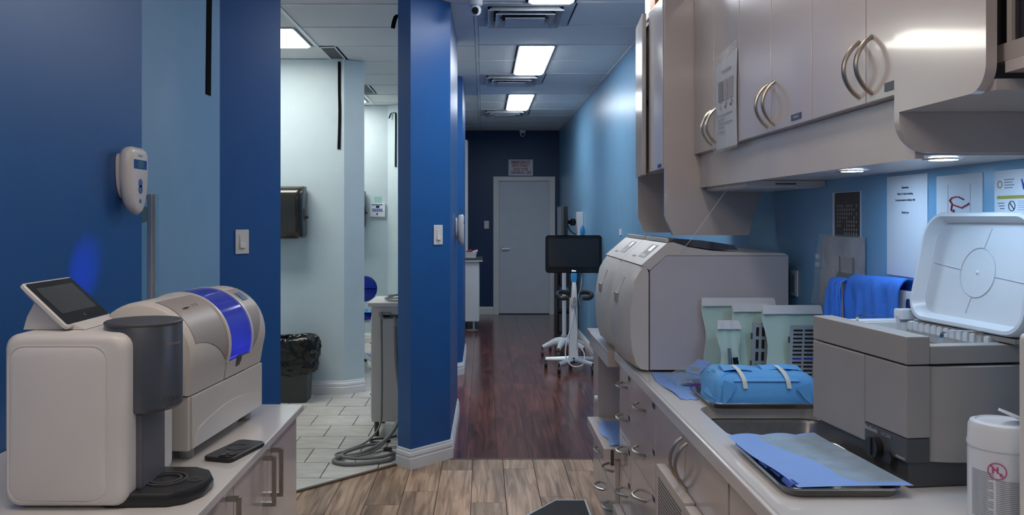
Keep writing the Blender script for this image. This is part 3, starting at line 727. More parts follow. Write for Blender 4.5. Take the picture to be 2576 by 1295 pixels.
# black equipment tower and wall monitor
t = thing('equipment_tower', (.98, 9.95, 0), 'black equipment tower with stacked units and loose cables by the corridor wall', 'tower')
B().box(.885, .90, 9.8, 10.2, .0015, 1.0).o('side_panel', 'plastic_black', t, smooth=False)
B().box(1.09, 1.105, 9.8, 10.2, .0015, 1.0).o('side_panel', 'plastic_black', t, smooth=False)
for z_ in (.06, .34, .62, .96): B().box(.90, 1.09, 9.8, 10.2, z_, z_+.02).o('shelf', 'plastic_black', t, smooth=False)
B().box(.91, 1.08, 9.83, 10.15, .081, .30, r=.005).o('unit', 'plastic_dark', t)
B().box(.91, 1.08, 9.82, 10.15, .361, .50, r=.005).o('unit', 'dark_metal', t)
B().box(.92, 1.07, 9.84, 10.15, .641, .80, r=.005).o('unit', 'plastic_black', t)
B().tube(bez([(1.0, 9.8, .70), (1.05, 9.74, .5), (1.09, 9.72, .3), (1.06, 9.72, .12), (1.0, 9.7, .02)], 8), .007, 6).o('cable', 'plastic_black', t)
t = thing('wall_monitor', (1.149, 9.7, 1.42), 'black monitor on a folding arm fixed to the sky blue corridor wall', 'monitor')
B().box(.93, .975, 9.42, 9.95, 1.22, 1.585, r=.006).o('monitor', 'plastic_black', t)
B().box(.905, .93, 9.40, 9.97, 1.215, 1.59, r=.004).o('bezel', 'plastic_dark', t)
B().box(.902, .9055, 9.415, 9.955, 1.235, 1.575).o('screen', 'screen_grey', t, smooth=False)
B().box(.976, 1.00, 9.63, 9.77, 1.33, 1.47).o('mount_plate', 'plastic_black', t, smooth=False)
B().tube([(1.0, 9.7, 1.40), (1.06, 9.66, 1.40), (1.14, 9.7, 1.40)], .022, 10).cyl((1.06, 9.66, 1.36), .028, .08, 14).o('arm', 'plastic_black', t)
B().box(1.136, 1.149, 9.62, 9.78, 1.31, 1.51).o('wall_bracket', 'plastic_black', t, smooth=False)
B().tube(bez([(1.0, 9.66, 1.36), (1.03, 9.64, 1.30), (1.09, 9.66, 1.26), (1.13, 9.68, 1.28)], 6), .006, 6).o('cable', 'plastic_black', t)
t = thing('glove_box_holder', (1.149, 9.35, 1.2), 'white wall holder with a bright blue box behind the scanner screen', 'holder')
B().box(1.085, 1.149, 9.38, 9.56, 1.24, 1.52, r=.004).o('holder', 'plastic_cool', t)
B().sphere((1.115, 9.18, 1.30), .05, .55, .6, 1.4).o('blue_bottle', 'mop_blue', t)
t = thing('wall_socket', (1.149, 6.9, .80), 'small white socket low on the sky blue corridor wall', 'socket')
B().box(1.115, 1.149, 7.05, 7.13, .84, .92, r=.006).o('plate', 'plastic_cool', t)
B().box(1.143, 1.149, 6.79, 6.86, 1.31, 1.36).o('notice', 'paper_white', label='tiny white notice card on the sky blue corridor wall', cat='card')

# ------------------------------------------------------------------ LEFT COUNTER
t = thing('left_counter_cabinet', (-.84, 1.7, 0), 'glossy white base cabinet under the milling machine and furnace', 'cabinet')
B().box(-1.148, -.572, .6, 2.43, .10, .878).o('body', 'lam_white', t, smooth=False)
B().box(-1.12, -.62, .62, 2.40, 0.001, .10).o('plinth', 'plastic_dark', t, smooth=False)
def bar_handle(y, z0, z1, x, name='handle', parent=None):
    b = B().box(x+.022, x+.032, y-.005, y+.005, z0, z1, r=.001).box(x, x+.024, y-.005, y+.005, z0, z0+.010).box(x, x+.024, y-.005, y+.005, z1-.010, z1)
    return b.o(name, 'nickel', parent)
for a, b_, hy in ((2.1, 2.428, 2.135), (1.817, 2.097, 2.062), (1.50, 1.814, 1.765), (1.06, 1.497, 1.10), (.62, 1.057, 1.02)):
    dr = B().box(-.571, -.553, a, b_, .115, .876, r=.002).o('door', 'lam_white', t)
    bar_handle(hy, .733, .858, -.553, parent=dr)
B().box(-1.148, -.537, .58, 2.455, .880, .90, r=.004).o('left_countertop', 'counter', label='white countertop carrying the milling machine and furnace', cat='countertop')
# phone
t = thing('phone', (-.59, 1.95, .901), 'black mobile phone lying face down on the left countertop', 'phone')
c = Vector((-.588, 1.955)); th = math.radians(-32)
def ph(b, x0, x1, y0, y1, z0, z1, r): 
    M = Matrix.Translation((c.x, c.y, 0)) @ Matrix.Rotation(th, 4, 'Z'); return b.box(x0, x1, y0, y1, z0, z1, r=r, M=M)
M_ph = Matrix.Translation((-.588, 1.945, 0)) @ Matrix.Rotation(math.radians(-16), 4, 'Z')
pl = B().loft([[tuple(M_ph @ Vector((p[0], p[1], z))) for p in rrect(-.037+s_, .037-s_, -.077+s_, .077-s_, .012)] for z, s_ in ((.9008, .002), (.903, 0), (.909, 0), (.911, .002))]).o('body', 'plastic_black', t)
B().loft([[tuple(M_ph @ Vector((p[0], p[1], z))) for p in rrect(-.002, .034, -.073, -.035, .010)] for z in (.9112, .9135)]).o('camera_bump', 'plastic_black', t)
for dx, dy in ((.010, -.062), (.010, -.045), (.025, -.054)):
    q = M_ph @ Vector((dx, dy, .9136)); B().cyl(tuple(q), .0075, .0015, 14).o('camera_lens', 'gloss_black', t)
B().tube([tuple(M_ph @ Vector((-.004+.024*math.cos(a*PI/12), .012+.024*math.sin(a*PI/12), .9115))) for a in range(24)], .0012, 6, closed=True).o('ring', 'plastic_dark', t)

# furnace
t = thing('sintering_furnace', (-.78, 1.68, .90), 'white tabletop furnace with a grey cylinder head and black round platform', 'furnace')
def fr(y, i, z0=.905, z1=1.236): return [(p[0], y, p[1]) for p in rrect(-.917+i, -.680-i, z0+i, z1-i, .028)]
B().loft([fr(1.562, .014), fr(1.565, .006), fr(1.575, 0), fr(1.79, 0), fr(1.80, .006), fr(1.802, .014)]).o('body', 'plastic_white', t, angle=50)
# recessed side panel line
pp = rrect(-.906, -.716, .916, 1.214, .030)
B().tube([(p[0], 1.5635, p[1]) for p in pp], .0030, 6, closed=True).o('side_panel_edge', 'plastic_white', t)
B().loft([[(p[0], 1.5615, p[1]) for p in rrect(-.904, -.718, .918, 1.212, .03)], [(p[0], 1.5565, p[1]) for p in rrect(-.898, -.726, .926, 1.204, .035)]]).o('side_panel', 'plastic_white', t, angle=50)
hd_ = B().lathe([(.060, 1.075), (.070, 1.076), (.0745, 1.082), (.0745, 1.243), (.072, 1.248), (.001, 1.250)], (-.6895, 1.665, 0), 40).o('furnace_head', 'gunmetal', t)
B().lathe([(.074, 1.2445), (.0752, 1.246), (.0752, 1.249), (.072, 1.2515), (.001, 1.2525)], (-.6895, 1.665, 0), 40).o('head_lid', 'plastic_dark', hd_)
def on_cyl(ang, z): return (-.6895+.0748*math.cos(ang), 1.665+.0748*math.sin(ang), z), (-math.sin(ang), math.cos(ang), 0)
for s_, a0, z_, sz, m_ in (('CEREC', -.62, 1.094, .013, 'plastic_dark'), ('Sirona', -.55, 1.205, .010, 'ink_orange')):
    for i, ch in enumerate(s_):
        a = a0+i*(.145 if sz > .012 else .10); p, tn = on_cyl(a, z_)
        text('lettering', ch, sz, p, tn, (0, 0, 1), m_ if (i == 0 or m_ != 'ink_orange') else 'ink_grey', hd_, bold=.0002)
B().box(-.72, -.668, 1.605, 1.725, .924, 1.077, r=.006).o('column', 'column_grey', t)
plat = [(-.73, 1.572), (-.61, 1.578), (-.580, 1.595), (-.558, 1.64), (-.556, 1.69), (-.575, 1.73), (-.61, 1.752), (-.73, 1.755)]
def off(k): 
    return [(-.65+(p[0]+.65)*k, 1.665+(p[1]-1.665)*k) for p in plat]
pb = B().loft([[(p[0], p[1], z) for p in off(k)] for z, k in ((.9015, .97), (.908, 1.0), (.920, 1.0), (.927, .96))]).o('platform', 'plastic_black', t, angle=50)
for r_ in (.043, .032): B().lathe([(r_, .927), (r_, .930), (r_-.004, .930), (r_-.004, .927)], (-.645, 1.665, 0), 32, cap=False).o('plate_ring', 'plastic_dark', pb)
for r_ in (.006, .011, .016): B().lathe([(r_, .927), (r_, .9285), (r_-.002, .9285), (r_-.002, .927)], (-.585, 1.665, 0), 20, cap=False).o('vent_ring', 'plastic_dark', pb)
tb = B().prism([(-.912, 1.237), (-.790, 1.237), (-.812, 1.248), (-.885, 1.30), (-.905, 1.262)], 'y', 1.625, 1.765).o('tablet_stand', 'plastic_white', t, smooth=False)
n_ = Vector((.685, 0, .728)); a_ = Vector((-.905, 0, 1.3265)); b2 = Vector((-.815, 0, 1.2415))
M_t = Matrix(((0, (b2-a_).normalized().x, n_.x, -.860), (1, 0, 0, 1.693), (0, (b2-a_).normalized().z, n_.z, 1.284), (0, 0, 0, 1)))
fr_ = B().loft([[tuple(M_t @ Vector((p[0], p[1], z))) for p in rrect(-.094+s_, .094-s_, -.062+s_, .062-s_, .008)] for z, s_ in ((-.010, .012), (-.002, 0), (.004, 0), (.006, .002))]).o('tablet_frame', 'plastic_white', t)
B().loft([[tuple(M_t @ Vector((p[0], p[1], z))) for p in rrect(-.089, .089, -.057, .057, .005)] for z in (.0055, .0072)]).o('glass', 'gloss_black', fr_)
B().loft([[tuple(M_t @ Vector((p[0], p[1], z))) for p in rrect(-.072, .072, -.042, .030, .001)] for z in (.0070, .0078)]).o('display', 'screen_grey', fr_)
text('lettering', 'C', .009, tuple(M_t @ Vector((0, .047, .0078))), tuple(M_t.to_3x3() @ Vector((1, 0, 0))), tuple(M_t.to_3x3() @ Vector((0, -1, 0))), 'ink_grey', fr_)
B().tube(bez([(-.905, 1.77, 1.25), (-.925, 1.78, 1.252), (-.928, 1.79, 1.22), (-.93, 1.80, 1.0), (-.94, 1.82, .91)], 6), .004, 6).o('cable', 'plastic_black', t)

# milling machine
t = thing('milling_machine', (-.669, 1.862, .90), 'white barrel-shaped milling machine with a blue glowing curved window', 'milling machine', rz=math.radians(-5), local=True)
CX, CZ, R_ = -.112, .240, .126
LM = .462
for x, y in ((-.03, .05), (-.20, .05), (-.03, .41), (-.20, .41)): B().cyl((x, y, .001), .018, .026, 14).o('foot', 'plastic_grey', t)
B().box(-.235, -.001, .0, LM, .026, .150, r=.004).o('base', 'plastic_warm', t)
dp = B().box(-.001, .004, .012, LM-.004, .030, .149, r=.002).o('drawer_front', 'plastic_warm', t)
sw = [(.012+.43*k/16, .030+.062*math.sin(PI*(.18+.6*k/16))) for k in range(17)]
B().prism([(.012, .031)]+sw[1:]+[(.44, .031)], 'x', .0035, .0055).o('drawer_sweep', 'plastic_white', dp)
full = [(0, .1525), (.003, .172), (.0065, .192)]+arc(CX, CZ, R_, -17, 180, 30)+[(CX-R_, .1525)]
def sec(y, k=1.):
    return [(CX+(p[0]-CX)*k, y, .19+(p[1]-.19)*k) for p in full]
B().loft([sec(-.006, .94), sec(0, .985), sec(.010, 1), sec(.196, 1), sec(.200, .99)]).o('front_shell', 'plastic_warm', t, angle=40)
B().loft([sec(.348, .99), sec(.352, 1), sec(LM-.012, 1), sec(LM-.002, .985), sec(LM+.006, .94)]).o('rear_shell', 'plastic_warm', t, angle=40)
mid = [(0, .1525), (.003, .172), (.0055, .190), (-.03, .182), (-.19, .180), (-.215, .24), (-.223, .29), (CX-R_*.94, .30)]+arc(CX, CZ, R_*.99, 158, 180, 4)+[(CX-R_, .1525)]
B().prism(mid, 'y', .199, .349).o('chamber', 'column_grey', t, smooth=False)
B().loft([[(p[0], y, p[1]) for p in arc(CX, CZ, R_+.003, -20, 158, 30)+arc(CX, CZ, R_-.001, 158, -20, 30)] for y in (.197, .351)]).o('window', 'window_blue', t)
B().prism([(.0005, .1525), (.004, .172), (.0078, .192), (.0095, .199), (.004, .199), (-.004, .1525)], 'y', .1995, .3485).o('apron', 'plastic_warm', t, smooth=False)
for y in (.193, .345):
    B().loft([[(p[0], yy, p[1]) for p in arc(CX, CZ, R_+.005, -20, 158, 30)+arc(CX, CZ, R_-.001, 158, -20, 30)] for yy in (y, y+.009)]).o('window_rim', 'plastic_white', t)
B().prism([(.004, .172), (.010, .186), (.013, .200), (.006, .200), (.003, .180)], 'y', .262, .288).o('window_tab', 'plastic_dark', t, smooth=False)
B().cyl((CX+.02, .2, .235), .030, .040, 18, 'y').cyl((CX+.02, .24, .235), .012, .05, 12, 'y').cyl((CX+.02, .31, .235), .026, .038, 18, 'y').box(CX-.03, CX+.05, .262, .285, .2, .30).o('spindle', 'alu', t)
B().box(-.022, -.012, .215, .335, .181, .190).o('led_strip', 'led_blue', t, smooth=False)
ld = bpy.data.lights.new('chamber_lamp', 'POINT'); ld.energy = L_MILL; ld.color = (.10, .16, 1.0); ld.shadow_soft_size = .012
lo = bpy.data.objects.new('chamber_lamp', ld); COL.objects.link(lo); lo.parent = t; lo.location = (-.03, .275, .205)
sd = bpy.data.lights.new('chamber_spot', 'SPOT'); sd.energy = 22.0; sd.color = (.06, .14, 1.0); sd.spot_size = math.radians(26); sd.spot_blend = 1.0; sd.shadow_soft_size = .01
so = bpy.data.objects.new('chamber_spot', sd); COL.objects.link(so); so.parent = t; so.location = (-.11, .275, .30)
so.rotation_euler = Vector((-.38, .17, .10)).to_track_quat('-Z', 'Y').to_euler()
def patch(y0, y1, lowf, a1, m_, nm):
    b = B()
    def f(u, v):
        y = y0+(y1-y0)*u; lo_ = lowf(u); a = math.radians(lo_+(a1-lo_)*v); r_ = R_+.0012
        return (CX+r_*math.cos(a), y, CZ+r_*math.sin(a))
    return b.grid(f, 24, 16).o(nm, m_, t)
patch(.012, .191, lambda u: 14-32*u**2.2, 78, 'plastic_taupe', 'taupe_panel')
pr = patch(.356, LM-.014, lambda u: -20+55*u**1.4, 70, 'plastic_taupe', 'taupe_panel')
B().grid(lambda u, v: (CX+(R_+.003)*math.cos(math.radians(46+14*v)), .385+.034*u, CZ+(R_+.003)*math.sin(math.radians(46+14*v))), 4, 6).o('display', 'lcd_sky', pr)
def onb(a, r_=R_+.0018): a = math.radians(a); return CX+r_*math.cos(a), CZ+r_*math.sin(a)
x_, z_ = onb(56); B().box(x_-.006, x_+.006, .055, .085, -.0006+z_, z_+.0006, M=Matrix.Translation((x_, 0, z_)) @ Matrix.Rotation(math.radians(-34), 4, 'Y') @ Matrix.Translation((-x_, 0, -z_))).o('logo_plate', 'plastic_grey', t, smooth=False)
x_, z_ = onb(56); text('lettering', 'MC XL', .011, (x_, .125, z_), (0, 1, 0), (-math.sin(math.radians(56)), 0, math.cos(math.radians(56))), 'plastic_grey', t)

# ------------------------------------------------------------------ RIGHT SIDE: base cabinets
def bow_h(b, y, z, x, ln=.115, out=.034, horiz=True, r=.0052):
    pts = []
    for k in range(13):
        u = k/12; o_ = math.sin(PI*u)**.75*out
        pts.append((x-o_, y-ln/2+ln*u, z) if horiz else (x-o_, y, z-ln/2+ln*u))
    return b.tube(pts, r, 8)
def drawer_unit(name, y0, y1, zs, label, xf=.57, hh=None):
    t = thing(name, (.86, (y0+y1)/2, 0), label, 'cabinet')
    B().box(xf+.019, 1.148, y0+.001, y1-.001, .10, .858).o('body', 'lam_white', t, smooth=False)
    B().box(xf+.06, 1.12, y0+.002, y1-.002, .001, .10).o('plinth', 'plastic_dark', t, smooth=False)
    for z0, z1, hz in zs:
        dr = B().box(xf, xf+.018, y0+.002, y1-.002, z0, z1, r=.0015).o('drawer', 'lam_white', t)
        bow_h(B(), (y0+y1)/2, hz, xf, ln=hh or .115).o('handle', 'nickel', dr)
        B().box(xf-.0015, xf, y0+.012, y0+.045, z1-.03, z1-.014).o('label_holder', 'label_dark', dr, smooth=False)
    return t
ndc = drawer_unit('drawer_cabinet', 3.165, 3.42, [(.70, .852, .785), (.568, .697, .655), (.438, .565, .522), (.28, .435, .356), (.11, .277, .20)],
            'narrow white drawer cabinet under the autoclaves, next to the open niche')
drawer_unit('drawer_cabinet', 2.705, 3.160, [(.70, .852, .781), (.545, .697, .624), (.39, .542, .464), (.11, .387, .30)],
            'wide white drawer cabinet under the blue paper sheet', hh=.13)
def door_unit(y0, y1, ys, label):
    t = thing('sink_cabinet' if y1 > 2.5 else 'base_cabinet', (.86, (y0+y1)/2, 0), label, 'cabinet')
    B().box(.589, .62, y0+.001, y1-.001, .10, .858).box(.62, 1.148, y0+.001, y1-.001, .10, .70).o('body', 'lam_white', t, smooth=False)
    B().box(.63, 1.12, y0+.002, y1-.002, .001, .10).o('plinth', 'plastic_dark', t, smooth=False)
    for i, (a, b_) in enumerate(zip(ys, ys[1:])):
        dr = B().box(.57, .588, a+.0015, b_-.0015, .11, .852, r=.0015).o('door', 'lam_white', t)
        hy = (b_-.03) if i % 2 == 0 else (a+.03)
        bow_h(B(), hy, .765, .57, ln=.13, horiz=False).o('handle', 'nickel', dr)
    return t
skc = door_unit(1.90, 2.70, (1.905, 2.316, 2.698), 'white double-door cabinet under the steel sink')
door_unit(1.0, 1.895, (1.002, 1.45, 1.893), 'white double-door cabinet under the ultrasonic cleaner')
# niche unit (protruding)
t = thing('niche_cabinet', (.83, 3.715, 0), 'white end cabinet with an open niche and pulled-out shelf below the autoclaves', 'cabinet')
B().box(.52, 1.148, 3.426, 4.0, .832, .90, r=.004).o('top_slab', 'lam_white', t)
B().box(.56, 1.148, 3.985, 4.0, .10, .831).o('side_panel', 'lam_white', t, smooth=False)
B().box(.575, 1.148, 3.426, 3.444, .10, .831).o('side_panel', 'lam_white', t, smooth=False)
B().box(1.0, 1.148, 3.445, 3.984, .49, .831).o('niche_back', 'niche_grey', t, smooth=False)
ps = B().box(.507, 1.0, 3.43, 3.984, .445, .49, r=.003).o('pull_shelf', 'lam_white', t)
B().box(.54, .558, 3.427, 3.43, .85, .885).o('slide_end', 'dark_metal', t, smooth=False)
B().box(.535, .548, 3.427, 3.43, .42, .485).o('slide_end', 'dark_metal', t, smooth=False)
B().box(.575, 1.148, 3.445, 3.984, .10, .444).o('body', 'lam_white', t, smooth=False)
for z0, z1, a, b_, hz in ((.30, .442, 3.70, 3.984, .37), (.30, .442, 3.446, 3.695, .37), (.11, .296, 3.70, 3.984, .20), (.11, .296, 3.446, 3.695, .20)):
    dr = B().box(.556, .574, a, b_, z0, z1, r=.0015).o('drawer', 'lam_white', t)
    bow_h(B(), (a+b_)/2, hz, .556, ln=.12).o('handle', 'nickel', dr)
B().box(.63, 1.12, 3.43, 3.99, .001, .10).o('plinth', 'plastic_dark', t, smooth=False)
B().grid(lambda u, v: (.535+.30*u+.012*math.sin(9*v)*(1-u), 3.47+.42*v, .4915+.003*math.sin(11*u+7*v)**2), 10, 12).o('blue_paper', 'bib_blue', label='blue paper sheet on the pulled-out shelf', cat='paper')
t = thing('far_ledge', (.95, 4.4, 0), 'low white shelf end by the corridor wall behind the niche cabinet', 'shelf')
B().box(.585, 1.148, 4.02, 4.62, .80, .835, r=.003).o('top', 'lam_white', t)
B().prism([(.66, .836), (.60, .836), (.59, .86), (.59, .90), (.61, .935), (.64, .945), (.66, .945)], 'y', 4.03, 4.05).o('end_bracket', 'plastic_warm', t)
B().box(.62, 1.148, 4.03, 4.60, .001, .80).o('body', 'lam_white', t, smooth=False)
B().cyl((.56, 4.12, .545), .018, .05, 14, 'x').box(.60, .62, 4.09, 4.15, .52, .57).o('knob', 'plastic_cool', t)
# vented panels
def vent_panel(y0, y1, z1):
    pn = B().box(.538, .5685, y0, y1, .11, z1, r=.003).o('vented_panel', 'lam_edge', skc)
    b = B(); ny = int((y1-y0-.05)/.013)
    for i in range(ny):
        for k in range(36):
            z_ = z1-.03-k*.0115
            b.box(.5372, .5385, y0+.025+i*.013, y0+.025+i*.013+.008, z_-.006, z_)
    b.o('perforations', 'vent_grey', pn, smooth=False, kind='stuff')
vent_panel(2.195, 2.545, .695)
vent_panel(1.90, 2.185, .69)
B().box(.538, .5685, 3.20, 3.40, .11, .27, r=.003).o('cover_panel', 'lam_edge', ndc)
# floor mat
t = thing('floor_mat', (.35, 4.0, 0), 'dark floor mat with a pale rim in front of the niche cabinet', 'mat')
outl = [(.28, 3.7), (.555, 3.7), (.61, 4.20), (.375, 4.205), (.24, 4.03), (.15, 3.7)]
outl = [(.12, 3.3), (.53, 3.3), (.53, 4.205), (.375, 4.205), (.235, 4.02), (.12, 3.86)]
cxm, cym = .35, 3.8
B().loft([[(p[0], p[1], z) for p in [(cxm+(a-cxm)*k, cym+(b_-cym)*k) for a, b_ in outl]] for z, k in ((.0015, 1.), (.012, .985), (.012, .93))]).o('edge', 'mat_edge', t, smooth=False)
B().prism([(cxm+(a-cxm)*.93, cym+(b_-cym)*.95) for a, b_ in outl], 'z', .006, .0135).o('pad', 'mat_dark', t, smooth=False)

# countertop with sink hole
SX0, SX1, SY0, SY1 = .632, 1.00, 2.075, 2.432
def plate_with_hole(x0, x1, y0, y1, hole, z0, z1):
    b = B(); bm = b.bm
    def level(z):
        o_ = [bm.verts.new((x, y, z)) for x, y in ((x0, y0), (x1, y0), (x1, y1), (x0, y1))]
        i_ = [bm.verts.new((x, y, z)) for x, y in hole]
        eo = [bm.edges.new((o_[k], o_[(k+1) % 4])) for k in range(4)]
        ei = [bm.edges.new((i_[k], i_[(k+1) % len(i_)])) for k in range(len(i_))]
        bmesh.ops.triangle_fill(bm, use_beauty=True, edges=eo+ei)
        return o_, i_
    oa, ia = level(z0); ob_, ib = level(z1)
    for A, C_ in ((oa, ob_), (ia, ib)):
        n = len(A)
        for k in range(n): bm.faces.new([A[k], A[(k+1) % n], C_[(k+1) % n], C_[k]])
    return b
hole = rrect(SX0, SX1, SY0, SY1, .06, 6)
ct = thing('right_countertop', (.85, 2.2, .86), 'white countertop with a cut-out for the steel sink', 'countertop')
plate_with_hole(.560, 1.148, .95, 3.424, hole, .862, .90).o('slab', 'counter', ct, smooth=False)
B().box(.548, .5605, .95, 3.424, .862, .90, r=.005, seg=3).o('front_edge', 'counter', ct)
sk = thing('sink', (.816, 2.25, .72), 'stainless steel sink basin set into the right countertop', 'sink')
def sring(i, z, r): return [(p[0], p[1], z) for p in rrect(SX0+i, SX1-i, SY0+i, SY1-i, r, 6)]
B().loft([sring(-.006, .858, .066), sring(.001, .860, .06), sring(.006, .85, .058), sring(.012, .76, .05), sring(.03, .735, .04), sring(.10, .728, .03)], cap=False).poly(sring(.10, .728, .03)).o('basin', 'sink_steel', sk)
B().lathe([(.028, .7285), (.028, .731), (.02, .731), (.015, .729)], (.816, 2.25, 0), 18, cap=False).o('drain', 'chrome', sk)
fa = thing('faucet', (1.02, 2.21, .90), 'chrome faucet with dark lever beside the sink', 'faucet')
B().cyl((1.025, 2.22, .9005), .020, .03, 18).tube(bez([(1.025, 2.22, .93), (1.02, 2.22, 1.0), (.97, 2.19, 1.02), (.90, 2.14, .985), (.895, 2.135, .955)], 8), .011, 10).o('spout', 'chrome', fa)
B().tube([(1.03, 2.22, .935), (1.05, 2.28, .95)], .008).o('lever', 'plastic_black', fa)

# ------------------------------------------------------------------ upper cabinets
XU = .842
t = thing('wall_cabinet', (1.0, 2.45, 1.708), 'glossy white hanging cabinet with three pairs of bow handles over the sink', 'cabinet')
B().box(XU+.020, 1.149, 1.64, 3.262, 1.708, 2.34).o('body', 'lam_white', t, smooth=False)
B().box(.865, .883, 1.64, 3.262, 1.577, 1.707).o('valance', 'lam_edge', t, smooth=False)
B().box(.884, 1.149, 1.64, 3.262, 1.584, 1.60).o('soffit', 'lam_edge', t, smooth=False)
B().box(XU-.002, 1.149, 1.64, 3.262, 2.341, 2.36).o('cornice', 'lam_white', t, smooth=False)
ys = (1.645, 1.801, 2.095, 2.392, 2.69, 2.987, 3.262)
for i, (a, b_) in enumerate(zip(ys, ys[1:])):
    dr = B().box(XU, XU+.018, a+.0015, b_-.0015, 1.71, 2.339, r=.0015).o('door', 'lam_white', t)
    hy = (b_-.030) if i % 2 == 0 else (a+.030)
    bow_h(B(), hy, 1.789, XU, ln=.125, out=.036, horiz=False).o('handle', 'nickel', dr)
    if i == 2:
        B().box(XU-.0015, XU, 2.235, 2.165, 1.722, 1.738).o('label_strip', 'label_blue', dr, smooth=False)
        B().box(XU-.0019, XU-.0015, 2.182, 2.218, 1.727, 1.733).o('label_text', 'ink_grey', dr, smooth=False)
    if i == 0:
        B().box(XU-.0015, XU, 1.665, 1.715, 1.722, 1.740).o('label_strip', 'label_dark', dr, smooth=False)
# sleeve of printed sheet on doors
t = thing('instruction_sheet', (XU-.004, 2.80, 1.70), 'printed instruction sheet in a clear sleeve on the hanging cabinet door', 'sheet')
B().grid(lambda u, v: (XU-.003-.003*math.sin(PI*v)*u, 2.945-.245*u, 1.70+.30*v+.02*u*v), 10, 10).o('sheet', 'paper_grey' if 0 else 'paper_white', t)
xs = XU-.0075
for k, yy in enumerate((2.905, 2.845, 2.785)):
    B().box(xs, xs+.0012, yy-.048, yy, 1.865, 1.935).o('photo', 'photo_light' if k else 'photo_mid', t, smooth=False)
text('lettering', 'X', .022, (xs, 2.88, 1.835), (0, -1, 0), (0, 0, 1), 'ink', t)
for yy in (2.82, 2.76):
    B().tube([(xs, yy+.010, 1.845), (xs, yy, 1.836), (xs, yy-.014, 1.856)], .0015, 5).o('tick', 'ink', t)
for k in range(5): B().box(xs, xs+.001, 2.905-(.16 if k in (0, 2) else .07), 2.905, 1.815-k*.015, 1.818-k*.015).o('text_line', 'ink_grey', t, smooth=False)
B().box(xs, xs+.001, 2.76, 2.87, 1.965, 1.970).o('text_line', 'ink_grey', t, smooth=False)
B().grid(lambda u, v: (XU-.010-.008*math.sin(PI*u)*math.sin(PI*v)-.002*math.sin(23*u+5*v), 2.962-.275*u, 1.69+.335*v+.02*u*v), 14, 14).o('sleeve', 'sleeve_film', t)
# puck lights
for px_, py_, w_ in ((.969, 2.15, 'washing notice'), (.965, 1.717, 'safety poster')):
    t = thing('puck_light', (px_, py_, 1.584), 'round glowing puck light under the hanging cabinet by the '+w_, 'lamp', 'puck lights under the cabinet')
    B().lathe([(.040, 1.583), (.038, 1.5795), (.028, 1.5795), (.028, 1.583)], (px_, py_, 0), 24, cap=False).o('rim', 'steel', t)
    B().cyl((px_, py_, 1.5805), .027, .0025, 24).o('lens', 'light_puck', t)
t = thing('undercabinet_fixture', (1.0, 3.0, 1.55), 'unlit slim white fixture box under the far end of the hanging cabinet', 'light fixture')
B().box(.886, 1.149, 2.745, 3.25, 1.5625, 1.583, r=.002).o('housing', 'lam_edge', t)
B().box(.90, 1.14, 2.760, 3.24, 1.5605, 1.5625).o('lens', 'plastic_cool', t, smooth=False)
B().box(.98, 1.05, 2.7435, 2.745, 1.569, 1.574).o('slot', 'dark_metal', t, smooth=False)
# tall hanging cabinet with side panels
t = thing('tall_wall_cabinet', (.95, 3.56, 1.385), 'tall white hanging cabinet with one door ajar, next to the corridor', 'cabinet')
def side(y0, y1, nm):
    pts = [(.726, 2.35), (.726, 1.465), (.757, 1.388), (1.062, 1.388), (1.075, 1.46), (1.10, 1.53), (1.118, 1.60), (1.118, 1.70), (1.148, 1.70), (1.148, 2.35)]
    return B().prism(pts, 'y', y0, y1).o(nm, 'lam_white', t, smooth=False)
side(3.264, 3.284, 'side_panel'); side(3.836, 3.856, 'side_panel')
B().box(.748, 1.148, 3.285, 3.835, 1.66, 1.678).o('bottom_shelf', 'lam_white', t, smooth=False)
B().box(.748, 1.148, 3.285, 3.835, 2.33, 2.349).o('top_panel', 'lam_white', t, smooth=False)
B().box(.76, 1.148, 3.285, 3.835, 2.0, 2.018).o('shelf', 'lam_white', t, smooth=False)
dn = B().box(.720, .738, 3.286, 3.562, 1.655, 2.348, r=.003).o('door', 'lam_white', t)
B().box(.7185, .7202, 3.31, 3.37, 1.662, 1.676).o('label_strip', 'label_blue', dn, smooth=False)
M_d = Matrix.Translation((.722, 3.852, 0)) @ Matrix.Rotation(math.radians(-5), 4, 'Z')
B().box(-.004, .014, -.285, -.002, 1.645, 2.348, r=.003, M=M_d).o('door', 'lam_white', t)
for k, (y, z0, z1, m_) in enumerate(((3.60, 1.68, 1.86, 'plastic_dark'), (3.72, 1.68, 1.90, 'plastic_black'), (3.60, 2.02, 2.2, 'ink_red'), (3.70, 2.02, 2.24, 'plastic_dark'))):
    w_ = ('grey supply box on the lower shelf inside', 'black supply box on the lower shelf inside', 'red supply box on the upper shelf inside', 'grey supply box on the upper shelf inside')[k]
    B().box(.80, .95, y-.045, y+.045, z0, z1, r=.004).o('supply_box', m_, label=w_+' the tall hanging cabinet', cat='box', group='supply boxes in the tall cabinet')
B().box(.74, .86, 3.62, 3.74, 2.351, 2.47, r=.002).o('storage_box', 'plastic_cool', label='white storage box on top of the tall hanging cabinet', cat='box')
B().box(.735, .83, 3.50, 3.60, 2.351, 2.45, r=.002).o('storage_box', 'orange_box', label='orange storage box on top of the tall hanging cabinet', cat='box')
